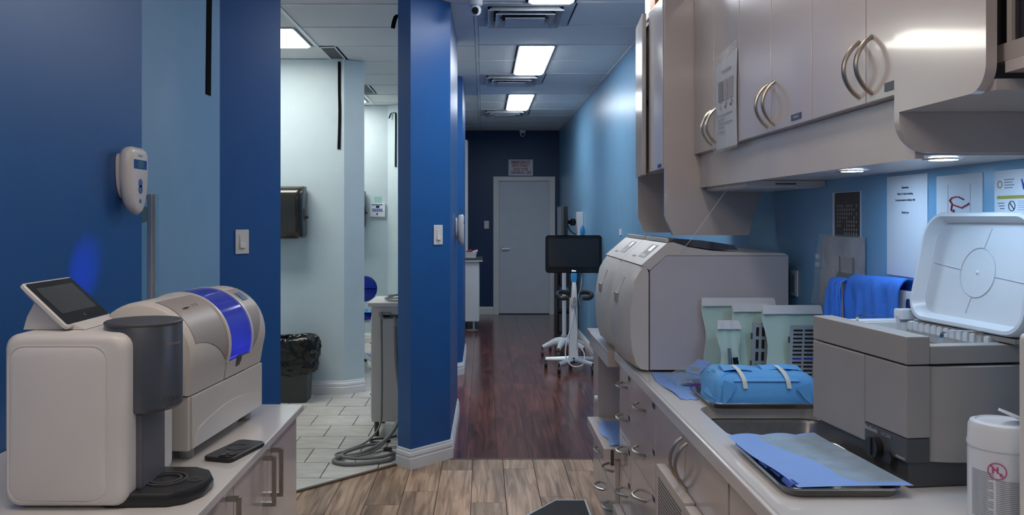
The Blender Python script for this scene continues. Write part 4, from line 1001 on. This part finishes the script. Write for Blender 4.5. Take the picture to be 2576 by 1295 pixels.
# near panel with round corner and near glass cabinet
t = thing('near_wall_cabinet', (.98, 1.3, 1.667), 'white hanging cabinet end with rounded corners and dark glass doors, right of the bow handles', 'cabinet')
pts = [(.822, 2.36), (.822, 1.667)]+[(.822+.065-.065*math.cos(a*PI/16), 1.652-.065*math.sin(a*PI/16)) for a in range(9)]+[(1.148, 1.587), (1.148, 2.36)]
B().prism(pts, 'y', 1.617, 1.637).o('end_panel', 'lam_white', t)
fp = [(1.617, 2.36), (1.617, 1.667), (1.38, 1.667)]+[(1.38-.045*math.sin(a*PI/16), 1.712-.045*math.cos(a*PI/16)) for a in range(9)]+[(1.335, 2.36)]
B().prism(fp, 'x', .820, .838).o('filler_panel', 'lam_white', t)
B().box(.838, 1.148, 1.336, 1.616, 1.668, 1.686).o('bottom', 'lam_white', t, smooth=False)
B().box(.85, 1.148, .85, 1.333, 1.695, 1.714).o('bottom', 'lam_white', t, smooth=False)
B().box(1.13, 1.148, .85, 1.616, 1.715, 2.36).o('back', 'plastic_dark', t, smooth=False)
B().box(.852, .868, 1.366, 1.40, 1.715, 2.36).o('frame_stile', 'wood_frame', t, smooth=False)
B().box(.852, .868, .85, 1.366, 1.715, 1.744).o('frame_rail', 'wood_frame', t, smooth=False)
B().box(.852, .868, 1.320, 1.332, 1.744, 2.36).o('frame_stile', 'wood_frame', t, smooth=False)
B().box(.858, .862, 1.332, 1.366, 1.744, 2.36).o('glass_pane', 'glass_dark', t, smooth=False)
B().box(.858, .862, .85, 1.320, 1.744, 2.36).o('glass_pane', 'glass_dark', t, smooth=False)
B().box(.868, 1.13, .85, 1.39, 1.98, 1.99).o('glass_shelf', 'plastic_dark', t, smooth=False)

# ------------------------------------------------------------------ wall papers
XW = XR-.002
def sheet(name, y0, y1, z0, z1, m, label, cat='paper'):
    t = thing(name, (XR, (y0+y1)/2, z0), label, cat)
    B().box(XW, XR-.0004, y0, y1, z0, z1).o('sheet', m, t, smooth=False)
    return t
xt = XW-.0006
t = sheet('washing_notice', 2.115, 2.327, 1.298, 1.574, 'paper_white', 'white notice about instrument washing on the wall behind the blue towel')
for s_, z_ in (('Attention:', 1.538), ('Not for Hand washing.', 1.521), ('For instrument washing only', 1.504), ('Thank you', 1.470)):
    text('lettering', s_, .0085, (xt, 2.226, z_), (0, -1, 0), (0, 0, 1), 'ink', t, sx=1.05)
t = sheet('glasses_notice', 1.883, 2.073, 1.30, 1.563, 'paper_white', 'white sheet picturing red safety glasses on the backsplash')
gl = B()
gy = lambda px: 2369/(px-1215)
G = lambda px, py: (xt-.001, gy(px), 1.46-(py-546)*gy(px)/2060)
gl.tube([G(2392, 505), G(2397, 498), G(2408, 495), G(2418, 496), G(2424, 500)], .0016, 5).tube([G(2393, 505), G(2400, 515), G(2424, 523), G(2427, 520), G(2440, 513)], .0018, 5).tube([G(2398, 515), G(2396, 529), G(2404, 536)], .0016, 5)
gl.o('glasses_picture', 'ink_red', t)
gl = B().tube([G(2416, 496), G(2428, 502)], .0017, 5).tube([G(2436, 516), G(2441, 511)], .0017, 5).tube([G(2402, 527), G(2405, 538)], .0015, 5)
gl.o('glasses_tips', 'ink', t)
for px_ in (2387, 2443): B().box(xt, xt+.0006, gy(px_)-.0004, gy(px_)+.0004, 1.38, 1.54).o('rule', 'ink_grey', t, smooth=False)
t = sheet('safety_poster', 1.40, 1.838, 1.28, 1.563, 'paper_white', 'safety poster with WHMIS heading and hazard symbols at the backsplash')
text('lettering', 'WHMIS', .030, (xt, 1.745, 1.520), (0, -1, 0), (0, 0, 1), 'ink_blue', t, align='LEFT', bold=.001, sx=.75)
B().box(xt, xt+.0006, 1.42, 1.828, 1.500, 1.507).o('band', 'ink_olive', t, smooth=False)
B().lathe([(.0085, 0), (.0085, .0006), (.0065, .0006), (.0065, 0)], (xt-.0003, 1.818, 1.532), 18, 'x', cap=False).o('crest', 'ink_olive', t)
for k in range(4): B().box(xt, xt+.0006, 1.775-.005*(k % 2), 1.803, 1.523+k*.006, 1.5255+k*.006).o('text_line', 'ink_grey', t, smooth=False)
for k in range(6):
    zc = 1.484-k*.026
    B().lathe([(.0115, 0), (.0115, .0006), (.0098, .0006), (.0098, 0)], (xt-.0003, 1.777, zc), 20, 'x', cap=False).o('symbol_ring', 'ink', t)
    if k == 0: B().box(xt, xt+.0006, -.009, .009, -.0012, .0012, M=Matrix.Translation((0, 1.777, zc)) @ Matrix.Rotation(.8, 4, 'X')).o('symbol', 'ink', t, smooth=False)
    else: B().prism([(1.777-.004, zc-.005), (1.777+.004, zc-.005), (1.777+.003, zc+.001), (1.777, zc+.007), (1.777-.003, zc+.001)], 'x', xt, xt+.0006).o('symbol', 'ink', t, smooth=False)
    for j in range(3): B().box(xt, xt+.0006, 1.803, 1.826-.004*j, zc+.006-.006*j, zc+.0075-.006*j).o('text_line', 'ink', t, smooth=False)
    for j in range(5): B().box(xt, xt+.0006, 1.66, 1.757, zc+.0095-.0045*j, zc+.0105-.0045*j).o('text_line', 'ink_grey', t, smooth=False)
    B().box(xt, xt+.0006, 1.42, 1.828, zc-.0135, zc-.013).o('rule', 'ink_grey', t, smooth=False)
t = sheet('instrument_photo', 2.487, 2.690, 1.366, 1.540, 'paper_white', 'dark photo of instruments in rows taped to the backsplash', 'photo')
B().box(xt, xt+.0005, 2.494, 2.672, 1.385, 1.538).o('print', 'photo_dark', t, smooth=False)
b = B()
for r_ in range(8):
    for k in range(9):
        if random.random() < .75: b.sphere((xt-.0005, 2.515+k*.0165, 1.408+r_*.0125), .0045, .1, .8, 1, 6)
b.o('print_dots', 'photo_light', t, kind='stuff')
t = thing('stand_photo', (XR, 2.6, 1.18), 'grey photo of a dark rack in a crumpled clear sleeve on the backsplash', 'photo')
B().grid(lambda u, v: (XW-.002-.004*math.sin(PI*u), 2.455+.30*u+.04*(1-v)*u, 1.17+.228*v), 8, 8).o('sheet', 'paper_grey', t)
xq = XW-.008
B().prism([(2.50, 1.250), (2.66, 1.250), (2.63, 1.285), (2.52, 1.285)], 'x', xq, xq+.0005).o('print', 'photo_mid', t, smooth=False)
for yy in (2.525, 2.62): B().box(xq, xq+.0005, yy-.004, yy+.004, 1.285, 1.335).o('print', 'photo_mid', t, smooth=False)
B().box(xq, xq+.0005, 2.53, 2.61, 1.295, 1.335).o('print', 'photo_light', t, smooth=False)
B().grid(lambda u, v: (xq-.003-.004*abs(math.sin(8*u+5*v)), 2.44+.33*u+.06*(1-v)*u, 1.165+.24*v), 14, 14).o('sleeve', 'sleeve_film', t)
t = thing('wall_outlet', (XR, 2.80, 1.33), 'translucent white outlet plate on the backsplash near the photos', 'outlet')
B().box(XR-.006, XR-.0005, 2.765, 2.835, 1.285, 1.34, r=.002).o('plate', 'paint_sky_corr', t)
for z_ in (1.299, 1.326): B().box(XR-.0075, XR-.006, 2.785, 2.815, z_-.007, z_+.007).o('socket', 'plastic_cool', t, smooth=False)
t = thing('wall_outlet', (XR, 3.02, 1.2), 'white switch plate on the backsplash close to the autoclave', 'outlet')
B().box(XR-.006, XR-.0005, 2.985, 3.045, 1.17, 1.265, r=.002).o('plate', 'plastic_cool', t)
B().box(XR-.0085, XR-.006, 3.0, 3.03, 1.185, 1.25).o('rocker', 'niche_grey', t, smooth=False)

# ------------------------------------------------------------------ autoclaves
def autoclave(y0, y1, label, z=.90):
    t = thing('autoclave', (.85, (y0+y1)/2, z), label, 'autoclave')
    for x in (.66, 1.05):
        for y in (y0+.04, y1-.04): B().cyl((x, y, z+.001), .014, .012, 12).o('foot', 'plastic_black', t)
    bp = [(.602, z+.010), (1.10, z+.010), (1.10, z+.420), (.660, z+.420), (.602, z+.366)]
    B().prism(bp, 'y', y0, y1).o('body', 'autoclave_body', t, smooth=False)
    top = [(.570, z+.387), (.662, z+.466), (.690, z+.468), (.74, z+.452), (.83, z+.438), (.95, z+.432), (1.085, z+.430), (1.101, z+.4215), (.660, z+.4215), (.601, z+.3685)]
    B().prism(top, 'y', y0-.001, y1+.001).o('top_cover', 'autoclave_front', t, smooth=False)
    ft = .0
    yw = y1-y0
    prof = [(.597, .008), (.560, .012), (.532, .03), (.517, .08), (.511, .15), (.511, .22), (.520, .28), (.536, .33), (.556, .365), (.571, .383), (.592, .372), (.597, .36)]
    rings = []
    for k in range(13):
        u = k/12; y = y0+yw*u
        wv = .006*math.cos(2*PI*u)+.004*math.cos(4*PI*u)
        e = .010 if k in (0, 12) else 0.
        rings.append([((x if x > .58 else x+e+(wv if zz < .30 and zz > .02 else 0)), y, z+zz) for x, zz in prof])
    dr = B().loft(rings).o('door', 'autoclave_front', t, angle=45)
    yc = (y0+y1)/2-.02
    B().box(.506, .53, yc-.05, yc+.02, z+.235, z+.275, r=.003).o('handle_recess', 'plastic_taupe', dr)
    B().prism([(.512, z+.277), (.534, z+.335), (.538, z+.333), (.520, z+.275)], 'y', yc-.05, yc+.02).o('handle_lip', 'autoclave_front', dr, smooth=False)
    # console details
    nx, nz = -.651, .759; tx, tz = .759, .651
    def cpt(s_, h_): return (.570+tx*s_+nx*h_, z+.387+tz*s_+nz*h_)
    def cbox(ya, yb, s0, s1, h_, nm, m_):
        a, b_, c_, d_ = cpt(s0, 0), cpt(s1, 0), cpt(s1, h_), cpt(s0, h_)
        return B().prism([a, b_, c_, d_], 'y', ya, yb).o(nm, m_, t, smooth=False)
    cbox(y0+yw*.18, y0+yw*.46, .035, .105, .0012, 'control_panel', 'plastic_taupe' if 0 else 'paper_grey')
    cbox(y0+yw*.22, y0+yw*.34, .07, .10, .0022, 'display', 'lcd_teal')
    for k in range(4): cbox(y0+yw*(.22+.05*k), y0+yw*(.25+.05*k), .042, .050, .0022, 'button', 'plastic_white')
    cbox(y0+yw*.58, y0+yw*.72, .03, .038, .0012, 'lettering_bar', 'ink_grey')
    B().prism([(.676, z+.4695), (.70, z+.482), (.80, z+.475), (.915, z+.458), (.93, z+.440), (.84, z+.441), (.75, z+.455)], 'y', y0+.035, y1-.035).o('water_lid', 'lid_smoke', t, smooth=False)
    B().box(.664, .676, y0+.03, y1-.03, z+.468, z+.483, r=.002).o('lid_hinge', 'autoclave_front', t)
    return t
autoclave(2.950, 3.372, 'beige autoclave with curved door, on the side of the sterilization pouches')
autoclave(3.378, 3.80, 'beige autoclave with curved door, on the side of the corridor')
B().tube([(.905, 3.0, 1.577), (.745, 2.945, 1.375), (.70, 2.945, 1.325)], .0008, 5).o('hanging_thread', 'plastic_cool', label='thin pale thread running from the hanging cabinet down to the autoclave', cat='thread')

# ------------------------------------------------------------------ pouches, cassettes
def pouch(x0, x1, z1, yb, lean, label, flap=.028, bulge=.016, taper=0., z0=.903):
    """standing sterilization pouch: paper back, clear mint front, white top flap; yb bottom depth, lean top offset"""
    t = thing('sterilization_pouch', ((x0+x1)/2, yb, z0), label, 'pouch', 'sterilization pouches')
    n = 12
    def P_(u, v, off_):
        wob = .006*math.sin(9*v+x0*40)*(1 if u > .5 else -1)*abs(2*u-1)**3
        return (x0+(x1-x0)*u+wob+taper*v*(.5-u), yb+lean*v+off_, z0+(z1-z0)*v)
    B().grid(lambda u, v: P_(u, v, .004+.002*math.sin(13*u)), n, n).o('paper_back', 'mint_film_paper', t)
    B().grid(lambda u, v: P_(u, v*.93, -.002-bulge*(math.sin(PI*u)**.6)*(math.sin(PI*min(1, v*.93+.08))**.6)-.0025*math.sin(17*u+11*v)), n, n).o('clear_front', 'mint_film', t, angle=80)
    B().grid(lambda u, v: P_(u, 1-(flap/(z1-z0))*(1-v), -.009-.0015*math.sin(15*u)), n, 3).o('top_flap', 'paper_white', t)
    return t
def cassette(x0, x1, z0, z1, y, rows, cols, label, lean=.0, strip_row=None):
    t = thing('instrument_cassette', ((x0+x1)/2, y, z0), label, 'cassette')
    M = Matrix.Translation((0, y, z0)) @ Matrix.Rotation(-lean, 4, 'X')
    B().box(x0, x1, -.004, .004, 0, z1-z0, r=.002, M=M).o('frame', 'cassette_steel', t)
    b = B(); sb = B(); W_ = x1-x0-.014; Hh = z1-z0-.02
    for r_ in range(rows):
        zc = .010+Hh*(r_+.5)/rows
        for c_ in range(cols):
            wc = W_/cols; xc = x0+.007+wc*(c_+.5)
            tgt = sb if strip_row == r_ else b
            tgt.box(xc-wc*(.40 if rows > 6 else .24), xc+wc*(.40 if rows > 6 else .24), -.0052, -.0042, zc-Hh/rows*(.22 if rows > 6 else .36), zc+Hh/rows*(.22 if rows > 6 else .36), M=M)
    b.o('slots', 'void_shade', t, smooth=False, kind='stuff')
    if strip_row is not None: sb.o('silicone_strip', 'ink_blue', t, smooth=False)
    else: sb.bm.free()
    for zc in (.2, .7): B().box(x0-.003, x0, -.005, .005, (z1-z0)*zc, (z1-z0)*zc+.02, M=M).o('hinge', 'dark_metal', t, smooth=False)
pouch(.785, 1.035, 1.172, 2.880, .045, 'large mint sterilization pouch leaning on the autoclave behind the others')
pouch(.862, .990, 1.160, 2.800, .055, 'mint sterilization pouch wrapped round a narrow steel cassette')
cassette(.912, .985, .915, 1.105, 2.790, 4, 3, 'narrow steel instrument cassette inside a mint pouch', lean=-.10)
pouch(.945, 1.135, 1.163, 2.700, .065, 'wide mint sterilization pouch holding a slotted steel cassette')
cassette(1.0, 1.125, .915, 1.11, 2.690, 13, 3, 'wide slotted steel instrument cassette inside a mint pouch', lean=-.12, strip_row=5)
t = pouch(.800, .872, 1.108, 2.745, .05, 'small clear pouch holding two dark handpieces', bulge=.012)
B().tube([(.832, 2.738, .912), (.826, 2.748, 1.02)], .006, 10).o('instrument_tube', 'steel', label='slim steel instrument tube in the small pouch', cat='instrument')
B().tube([(.858, 2.738, .912), (.845, 2.745, .99)], [.007, .009], 10).o('instrument_tube', 'gloss_black', label='short black instrument tube in the small pouch', cat='instrument')

# ------------------------------------------------------------------ counter clutter
random.seed(5)
B().grid(lambda u, v: (.598+(.066+.20*min(1, max(0, (v-.27)*9)))*u+.008*math.sin(6*v+1)*(1-u)**2, 2.51+.425*v+.006*math.sin(14*u), .9010+.004*max(0, 1-u*5)*(.5+.5*math.sin(9*v))+.0008*math.sin(9*u+5*v)**2), 16, 24).o('blue_paper', 'bib_blue', label='light blue paper sheet spread beside the autoclave', cat='paper')
t = thing('clear_bag', (.70, 2.68, .903), 'crumpled clear plastic bag with packets on the blue paper', 'bag')
B().grid(lambda u, v: (.632+.155*u+.006*math.sin(7*v), 2.675+.15*v, .907+.052*math.sin(PI*u)**.7*math.sin(PI*v)**.7+.006*abs(math.sin(13*u+9*v))), 16, 14).o('film', 'clear_film', t, angle=80)
M_p = Matrix.Translation((.725, 2.76, .955)) @ Matrix.Rotation(.5, 4, 'Z') @ Matrix.Rotation(-.55, 4, 'Y')
B().box(-.035, .035, -.03, .03, -.002, .002, M=M_p).o('packet', 'bib_blue', t, smooth=False)
B().box(-.024, -.006, -.02, .02, .002, .0028, M=M_p).o('packet_print', 'ink_grey', t, smooth=False)
B().box(.66, .74, 2.70, 2.74, .908, .916, r=.002).o('instrument', 'steel', t)
t = thing('bur_block', (.70, 2.645, .903), 'small purple bur block with rows of pins near the steel tray', 'bur block')
B().box(.672, .709, 2.632, 2.664, .9065, .923, r=.002).o('block', 'purple', t)
for k in range(5):
    B().cyl((.677+k*.0068, 2.640, .923), .0016, .012, 6).o('pin', 'steel', t)
def tray(x0, x1, y0, y1, z, label):
    t = thing('steel_tray', ((x0+x1)/2, (y0+y1)/2, z), label, 'tray')
    R = lambda i, zz, r: [(p[0], p[1], zz) for p in rrect(x0+i, x1-i, y0+i, y1-i, r, 5)]
    B().loft([R(.022, z+.001, .02), R(.012, z+.004, .028), R(.004, z+.019, .034), R(0, z+.021, .036), R(-.001, z+.019, .037), R(-.001, z+.017, .037), R(.003, z+.016, .034), R(.010, z+.0025, .03), R(.022, z+.0002, .02)]).o('tray', 'steel', t, angle=60)
    return t
tray(.660, 1.01, 2.370, 2.62, .9005, 'steel tray carrying the blue wrapped pack, set over the sink edge')
random.seed(8)
t = thing('wrapped_pack', (.835, 2.48, .903), 'blue cloth-wrapped instrument pack closed with two tape strips', 'pack')
def pk(i, z, jj):
    pts = rrect(.682+i, .985-i, 2.400+i*.8, 2.575-i*.8, .022, 4); out = []
    for k, p in enumerate(pts): out.append((p[0]+jj*math.sin(k*2.3), p[1]+jj*math.cos(k*1.7), z+jj*math.sin(k*1.3)))
    return out
B().loft([pk(.008, .9036, 0), pk(.001, .909, .0005), pk(-.001, .94, .0015), pk(.001, .968, .002), pk(.007, .984, .003), pk(.020, .996, .004), pk(.045, 1.001, .003), pk(.07, 1.002, .001)]).o('bundle', 'wrap_blue', t, angle=50)
def flapp(xa, xb, ya, yb, sgn):
    return B().loft([[(x, y, z_) for x, y, z_ in ((xa+(xb-xa)*u, ya, 1.004+.004*math.sin(PI*u)), (xa+(xb-xa)*u, (ya+yb)/2, 1.012+.005*math.sin(PI*u)*sgn), (xa+(xb-xa)*u, yb, 1.008), (xa+(xb-xa)*u, (ya+yb)/2, .999))] for u in [k/8 for k in range(9)]])
flapp(.715, .80, 2.43, 2.50, 1).o('fold', 'wrap_blue', t, angle=60); flapp(.835, .95, 2.44, 2.51, 1).o('fold', 'wrap_blue', t, angle=60)
B().grid(lambda u, v: (.684+.022*u-.008*math.sin(PI*v), 2.405+.15*v, .925+.075*u*(.6+.4*math.sin(PI*v))), 6, 8).o('end_fold', 'wrap_blue', t, angle=60)
def plate(pts, nm):
    c_ = sum((Vector(p) for p in pts), Vector())/len(pts); n3 = (Vector(pts[1])-Vector(pts[0])).cross(Vector(pts[2])-Vector(pts[0])).normalized()*.0012
    B().loft([[tuple(Vector(p)-n3) for p in pts], [tuple(Vector(p)+n3) for p in pts]]).o(nm, 'wrap_blue', t, smooth=False)
plate([(.700, 2.3965, .906), (.679, 2.43, .906), (.677, 2.55, .912), (.688, 2.53, .985), (.700, 2.41, .984)], 'end_fold')
plate([(.700, 2.3955, .906), (.704, 2.396, .984), (.742, 2.3955, .968), (.722, 2.395, .93)], 'corner_fold')
plate([(.965, 2.3955, .910), (.955, 2.396, .975), (.915, 2.3955, .962), (.94, 2.395, .93)], 'corner_fold')
plate([(.735, 2.401, .978), (.93, 2.401, .978), (.90, 2.44, 1.0045), (.77, 2.44, 1.0045)], 'top_fold')
for xa in (.765, .893):
    P_ = bez([(xa-.016, 2.455, 1.016), (xa-.008, 2.425, 1.006), (xa, 2.403, .985), (xa+.004, 2.397, .958)], 5)
    b = B().loft([[(p.x-.0065, p.y-.0010, p.z), (p.x+.0065, p.y-.0010, p.z), (p.x+.0065, p.y-.0015, p.z+.0008), (p.x-.0065, p.y-.0015, p.z+.0008)] for p in P_])
    b.o('tape_strip', 'tape', t, smooth=False)
# near tray with bib
tray(.600, .842, 1.625, 1.975, .9005, 'steel tray under a rumpled blue paper bib in front of the ultrasonic cleaner')
t = thing('paper_bib', (.72, 1.8, .92), 'light blue paper bib with a damp grey patch lying over the steel tray', 'paper bib')
def bib(u, v):
    # u across (0 aisle side .. 1 cleaner side), v near(0) -> far(1)
    x = .628+.205*u+.026*u*(1-v)**3-.028*(1-u)*v-.012*u*v
    y = 1.632+.378*v+.020*u*v-.010*math.sin(PI*v)*(1-u)
    z = .9215+.007*math.sin(PI*v)*u+.006*math.sin(7*v+2*u)*(1-u)*.5+.008*max(0, v-.8)*5*abs(math.sin(8*u))*.6+.004*u*(1-v)
    return (x, y, z)
b = B().grid(bib, 72, 72); bo = b.o('sheet', 'bib_blue', t)
bo.data.materials.append(MATS['bib_wet'])
for f in bo.data.polygons:
    c_ = f.center; uu = (c_.x-.628)/.25; vv = (c_.y-1.632)/.38
    if uu > .36+.10*math.sin(5*vv)-.1*vv and uu-.12 < 1.2 and .06 < vv < 1.0 and uu-.35+.9*vv > .22: f.material_index = 1
for k, (x, y, r_) in enumerate(((.631, 1.668, .012), (.645, 1.660, .010), (.628, 1.74, .006), (.622, 1.80, .006))):
    B().loft([[(x+r_*math.cos(a*PI/7), y+yy, .9125+r_*.9*math.sin(a*PI/7)+.001) for a in range(-3, 8)] for yy in (-.02, .0, .03)], cap=False, close=False).o('rolled_edge', 'bib_deep', t)
# ultrasonic cleaner
t = thing('ultrasonic_cleaner', (.868, 1.677, .90), 'beige ultrasonic cleaner with open white lid and dark control panel', 'ultrasonic cleaner', rz=math.radians(6.95), local=True)
UL, UD = .37, .262
B().box(.012, UD, .012, UL-.01, .001, .075, r=.004).o('base', 'plastic_dark', t)
bd = B().box(0, UD, .149, UL, .062, .254, r=.003).box(.0525, UD, .0525, .149, .108, .254).o('body', 'plastic_grey', t, smooth=False)
B().box(0, .052, 0, .1475, .106, .254, r=.003).o('front_panel', 'plastic_grey', t)
bl = [(.053, .052), (.053, .006), (.09, -.006), (.15, -.014), (.21, -.012), (UD, -.004), (UD, .052)]
B().prism(bl, 'z', .056, .252).o('side_bulge', 'plastic_grey', t, angle=60)
cp = B().box(.0005, .052, .0005, .148, .056, .105, r=.002).o('control_panel', 'plastic_dark', t)
B().cyl((-.016, .100, .062), .022, .018, 24, 'x').box(-.019, -.014, .097, .103, .045, .082).o('knob', 'plastic_black', cp)
B().cyl((-.006, .058, .050), .014, .008, 22, 'x').o('knob', 'plastic_black', cp)
text('lettering', 'BioSonic', .0135, (-.0004, .147, .091), (0, -1, 0), (0, 0, 1), 'paper_grey', cp, align='LEFT', bold=.0003)
text('lettering', 'UC300', .0115, (-.0004, .087, .091), (0, -1, 0), (0, 0, 1), 'ink_grey', cp, align='LEFT')
B().box(-.0006, .0006, .006, .036, .060, .064).o('small_print', 'ink_grey', cp, smooth=False)
# rim, tank
B().box(0, .052, 0, UL, .257, .315, r=.003).o('rim', 'plastic_grey', t)
B().box(.052, UD, 0, .034, .257, .295, r=.003).o('rim', 'plastic_grey', t)
B().box(.052, UD, UL-.034, UL, .257, .305, r=.003).o('rim', 'plastic_cool', t)
B().box(UD-.03, UD, .034, UL-.034, .257, .296, r=.002).o('rim', 'plastic_cool', t)
B().box(.052, .060, .034, UL-.034, .20, .302).box(.06, UD-.03, .034, .040, .20, .292).box(.06, UD-.03, UL-.040, UL-.034, .20, .300).o('tank_wall', 'plastic_cool', t, smooth=False)
B().box(.053, UD-.031, .036, UL-.036, .2545, .262).o('tank_floor', 'sink_steel', t, smooth=False)
for k in range(13):
    y = .045+k*.0215
    B().prism([(y, .285), (y+.013, .285), (y+.013, .303), (y+.006, .306), (y, .303)], 'x', UD-.045, UD-.029).o('rib', 'plastic_cool', t, smooth=False)
for xa, xb, ya, yb, zt in ((.075, .165, .300, .275, .322), (.135, .225, .080, .070, .312)):
    P_ = bez([(xa, ya, .268), (xa, ya, zt-.012), (xa+.012, ya+(yb-ya)*.1, zt), (xb-.012, ya+(yb-ya)*.9, zt), (xb, yb, zt-.012), (xb, yb, .268)], 5)
    B().loft([[(p.x, p.y-.006, p.z), (p.x, p.y+.006, p.z), (p.x+.0008, p.y+.006, p.z+.001), (p.x+.0008, p.y-.006, p.z+.001)] for p in P_]).o('basket_handle', 'chrome', t, smooth=False)
# lid: local frame: a along y (far=+), b up the lid, n toward aisle
lt = math.radians(7)
def lp(a, b_, n_):
    a = a-.035*max(0, b_/.262)**2*max(0, a/.3)
    return (.248+b_*math.sin(lt)-n_*math.cos(lt), a, .308+b_*math.cos(lt)+n_*math.sin(lt)*1.0)
def lring(i, n_, r=.04): return [lp(p[0], p[1], n_) for p in rrect(-.050+i, .318-i, i, .262-i, r, 7)]
lid = B().loft([lring(.012, -.012, .05), lring(.0, -.002, .05), lring(0, .026, .05), lring(.003, .032, .05), lring(.010, .032, .045), lring(.022, .006, .04), lring(.034, .004, .035)]).o('lid', 'plastic_cool', t, angle=50)
ca, cb = .134, .128
B().tube([lp(ca+.055*math.cos(a*PI/20), cb+.056*math.sin(a*PI/20), .0045) for a in range(40)], .0011, 6, closed=True).o('lid_ring', 'groove_shade', lid)
for a0, b0, a1, b1 in ((ca+.055, cb+.004, .285, cb+.014), (ca-.055, cb-.006, -.015, cb-.014), (ca-.010, cb+.056, ca-.024, .228), (ca+.008, cb-.056, ca+.020, .034)):
    B().tube([lp(a0, b0, .0045), lp(a1, b1, .0045)], .0010, 6).o('groove_line', 'groove_shade', lid)  # raised grey lines stand for shaded grooves
B().sphere(lp(ca, cb, .004), .005, .6, 1, 1, 10).o('lid_nub', 'plastic_cool', lid)
B().box(.205, .245, .322, .354, .306, .332, r=.004).o('hinge_block', 'plastic_cool', t)
B().box(.225, .245, -.02, .30, .298, .308).o('hinge_bar', 'plastic_grey', t, smooth=False)
# wipes canister
t = thing('wipes_canister', (1.012, 1.505, .90), 'white wipes canister with open flip lid and grey printed label', 'canister')
cc = (.9555+.0, 1.505)
cc = (.9525, 1.505)
cb_ = B().lathe([(.050, .9012), (.0535, .905), (.0545, .92), (.0545, 1.03), (.0535, 1.040), (.0535, 1.043)], (cc[0], cc[1], 0), 40).o('tub', 'plastic_cool', t)
cl_ = B().lathe([(.0555, 1.040), (.056, 1.046), (.0545, 1.050), (.0535, 1.076), (.050, 1.084), (.042, 1.087), (.040, 1.084), (.001, 1.084)], (cc[0], cc[1], 0), 40).o('cap', 'plastic_cool', t)
M_l = Matrix.Translation((cc[0]+.028, cc[1]-.012, 1.0915)) @ Matrix.Rotation(math.radians(24), 4, 'Y') @ Matrix.Rotation(.3, 4, 'Z')
B().prism(rrect(-.040, .018, -.022, .022, .012), 'z', -.0015, .003).o('flip_lid', 'plastic_cool', cl_)
fl_ = bpy.data.objects['flip_lid']; fl_.data.transform(M_l)
def cyl_patch(a0, a1, z0, z1, m_, nm, par, rr=.0549):
    return B().grid(lambda u, v: (cc[0]+rr*math.cos(a0+(a1-a0)*u), cc[1]+rr*math.sin(a0+(a1-a0)*u), z0+(z1-z0)*v), 10, 1).o(nm, m_, par)
lb = cyl_patch(-3.3, -.6, .912, 1.022, 'paper_white', 'label', t)
for k in range(30):
    z_ = .918+k*.0034
    if k < 25: cyl_patch(-3.1, -2.35 if k % 5 else -2.5, z_, z_+.0016, 'ink_grey', 'text_line', lb, .0551)
    if k < 21: cyl_patch(-2.28, -1.35 if k % 4 else -1.6, z_+.002, z_+.0034, 'ink_grey', 'text_line', lb, .0551)
aH = -2.25
def cp3(da, dz, rr=.0556): return (cc[0]+rr*math.cos(aH+da), cc[1]+rr*math.sin(aH+da), 1.006+dz)
B().tube([cp3(.26*math.cos(k*PI/14), .0143*math.sin(k*PI/14)) for k in range(28)], .0009, 6, closed=True).tube([cp3(-.18, .009), cp3(.18, -.010)], .0009, 6).o('symbol', 'ink_pink', lb)
p = cp3(-.05, -.003); text('lettering', 'H', .015, p, (-math.sin(aH), math.cos(aH), 0), (0, 0, 1), 'ink_pink', lb, bold=.0006)
p = cp3(.11, -.008); text('lettering', 'c', .010, p, (-math.sin(aH+.1), math.cos(aH+.1), 0), (0, 0, 1), 'ink_pink', lb, bold=.0004)
# near beige appliance at the frame edge
t = thing('beige_appliance', (1.05, 1.3, .90), 'beige appliance casing at the end of the right counter beside the wipes canister', 'appliance')
B().box(.925, 1.14, 1.12, 1.42, .915, 1.262, r=.012, seg=3).o('casing', 'plastic_warm', t)
B().box(.94, 1.13, 1.14, 1.40, .9012, .916).o('foot', 'plastic_dark', t, smooth=False)
# towel on a board
t = thing('splash_board', (1.11, 2.27, .90), 'white upright board with an oval slot holding the blue towel by the wall', 'board')
B().box(1.094, 1.116, 2.092, 2.52, .9012, 1.268, r=.003).o('board', 'plastic_cool', t)
B().loft([[(1.0935+dx, p[0], p[1]) for p in rrect(2.094, 2.116, 1.10, 1.25, .010)] for dx in (0, -.0012)]).o('slot', 'label_blue', t, smooth=False)
def towel(y0, y1, zt, zb, xf, xb, m_, label, ph_):
    prof = [(xf-.010, zb), (xf-.006, zb+.05), (xf-.003, zt-.06), (xf-.001, zt-.02), (xf+.006, zt-.004), ((xf+xb)/2, zt+.003), (xb-.004, zt-.002), (xb+.002, zt-.015), (xb+.003, zt-.06)]
    P_ = bez([(a, 0, b_) for a, b_ in prof], 4); n = len(P_)
    def f(u, v):
        p_ = P_[min(n-1, int(round(v*(n-1))))]
        k = max(0, 1-v*1.9)
        dx = -k*(.006*math.sin(19*u+ph_)+.005*math.sin(11*u+9*v+ph_)+.004*math.sin(31*u-14*v)+.003*math.sin(47*u+23*v))
        return (p_.x+dx, y0+(y1-y0)*u+.010*(1-v)*math.sin(5*v+ph_), p_.z-.010*u*(1 if ph_ < 2 else 0))
    b = B().grid(f, 36, n-1)
    o_ = b.o('towel', m_, label=label, cat='towel')
    md = o_.modifiers.new('thick', 'SOLIDIFY'); md.thickness = .004; md.offset = 0
    return o_
towel(2.120, 2.428, 1.296, 1.09, 1.083, 1.120, 'towel_blue', 'bright blue rumpled towel draped over the white board', .4)
towel(2.437, 2.525, 1.272, 1.06, 1.062, 1.121, 'towel_blue', 'end of a second blue towel folded behind the rumpled one', 2.6)
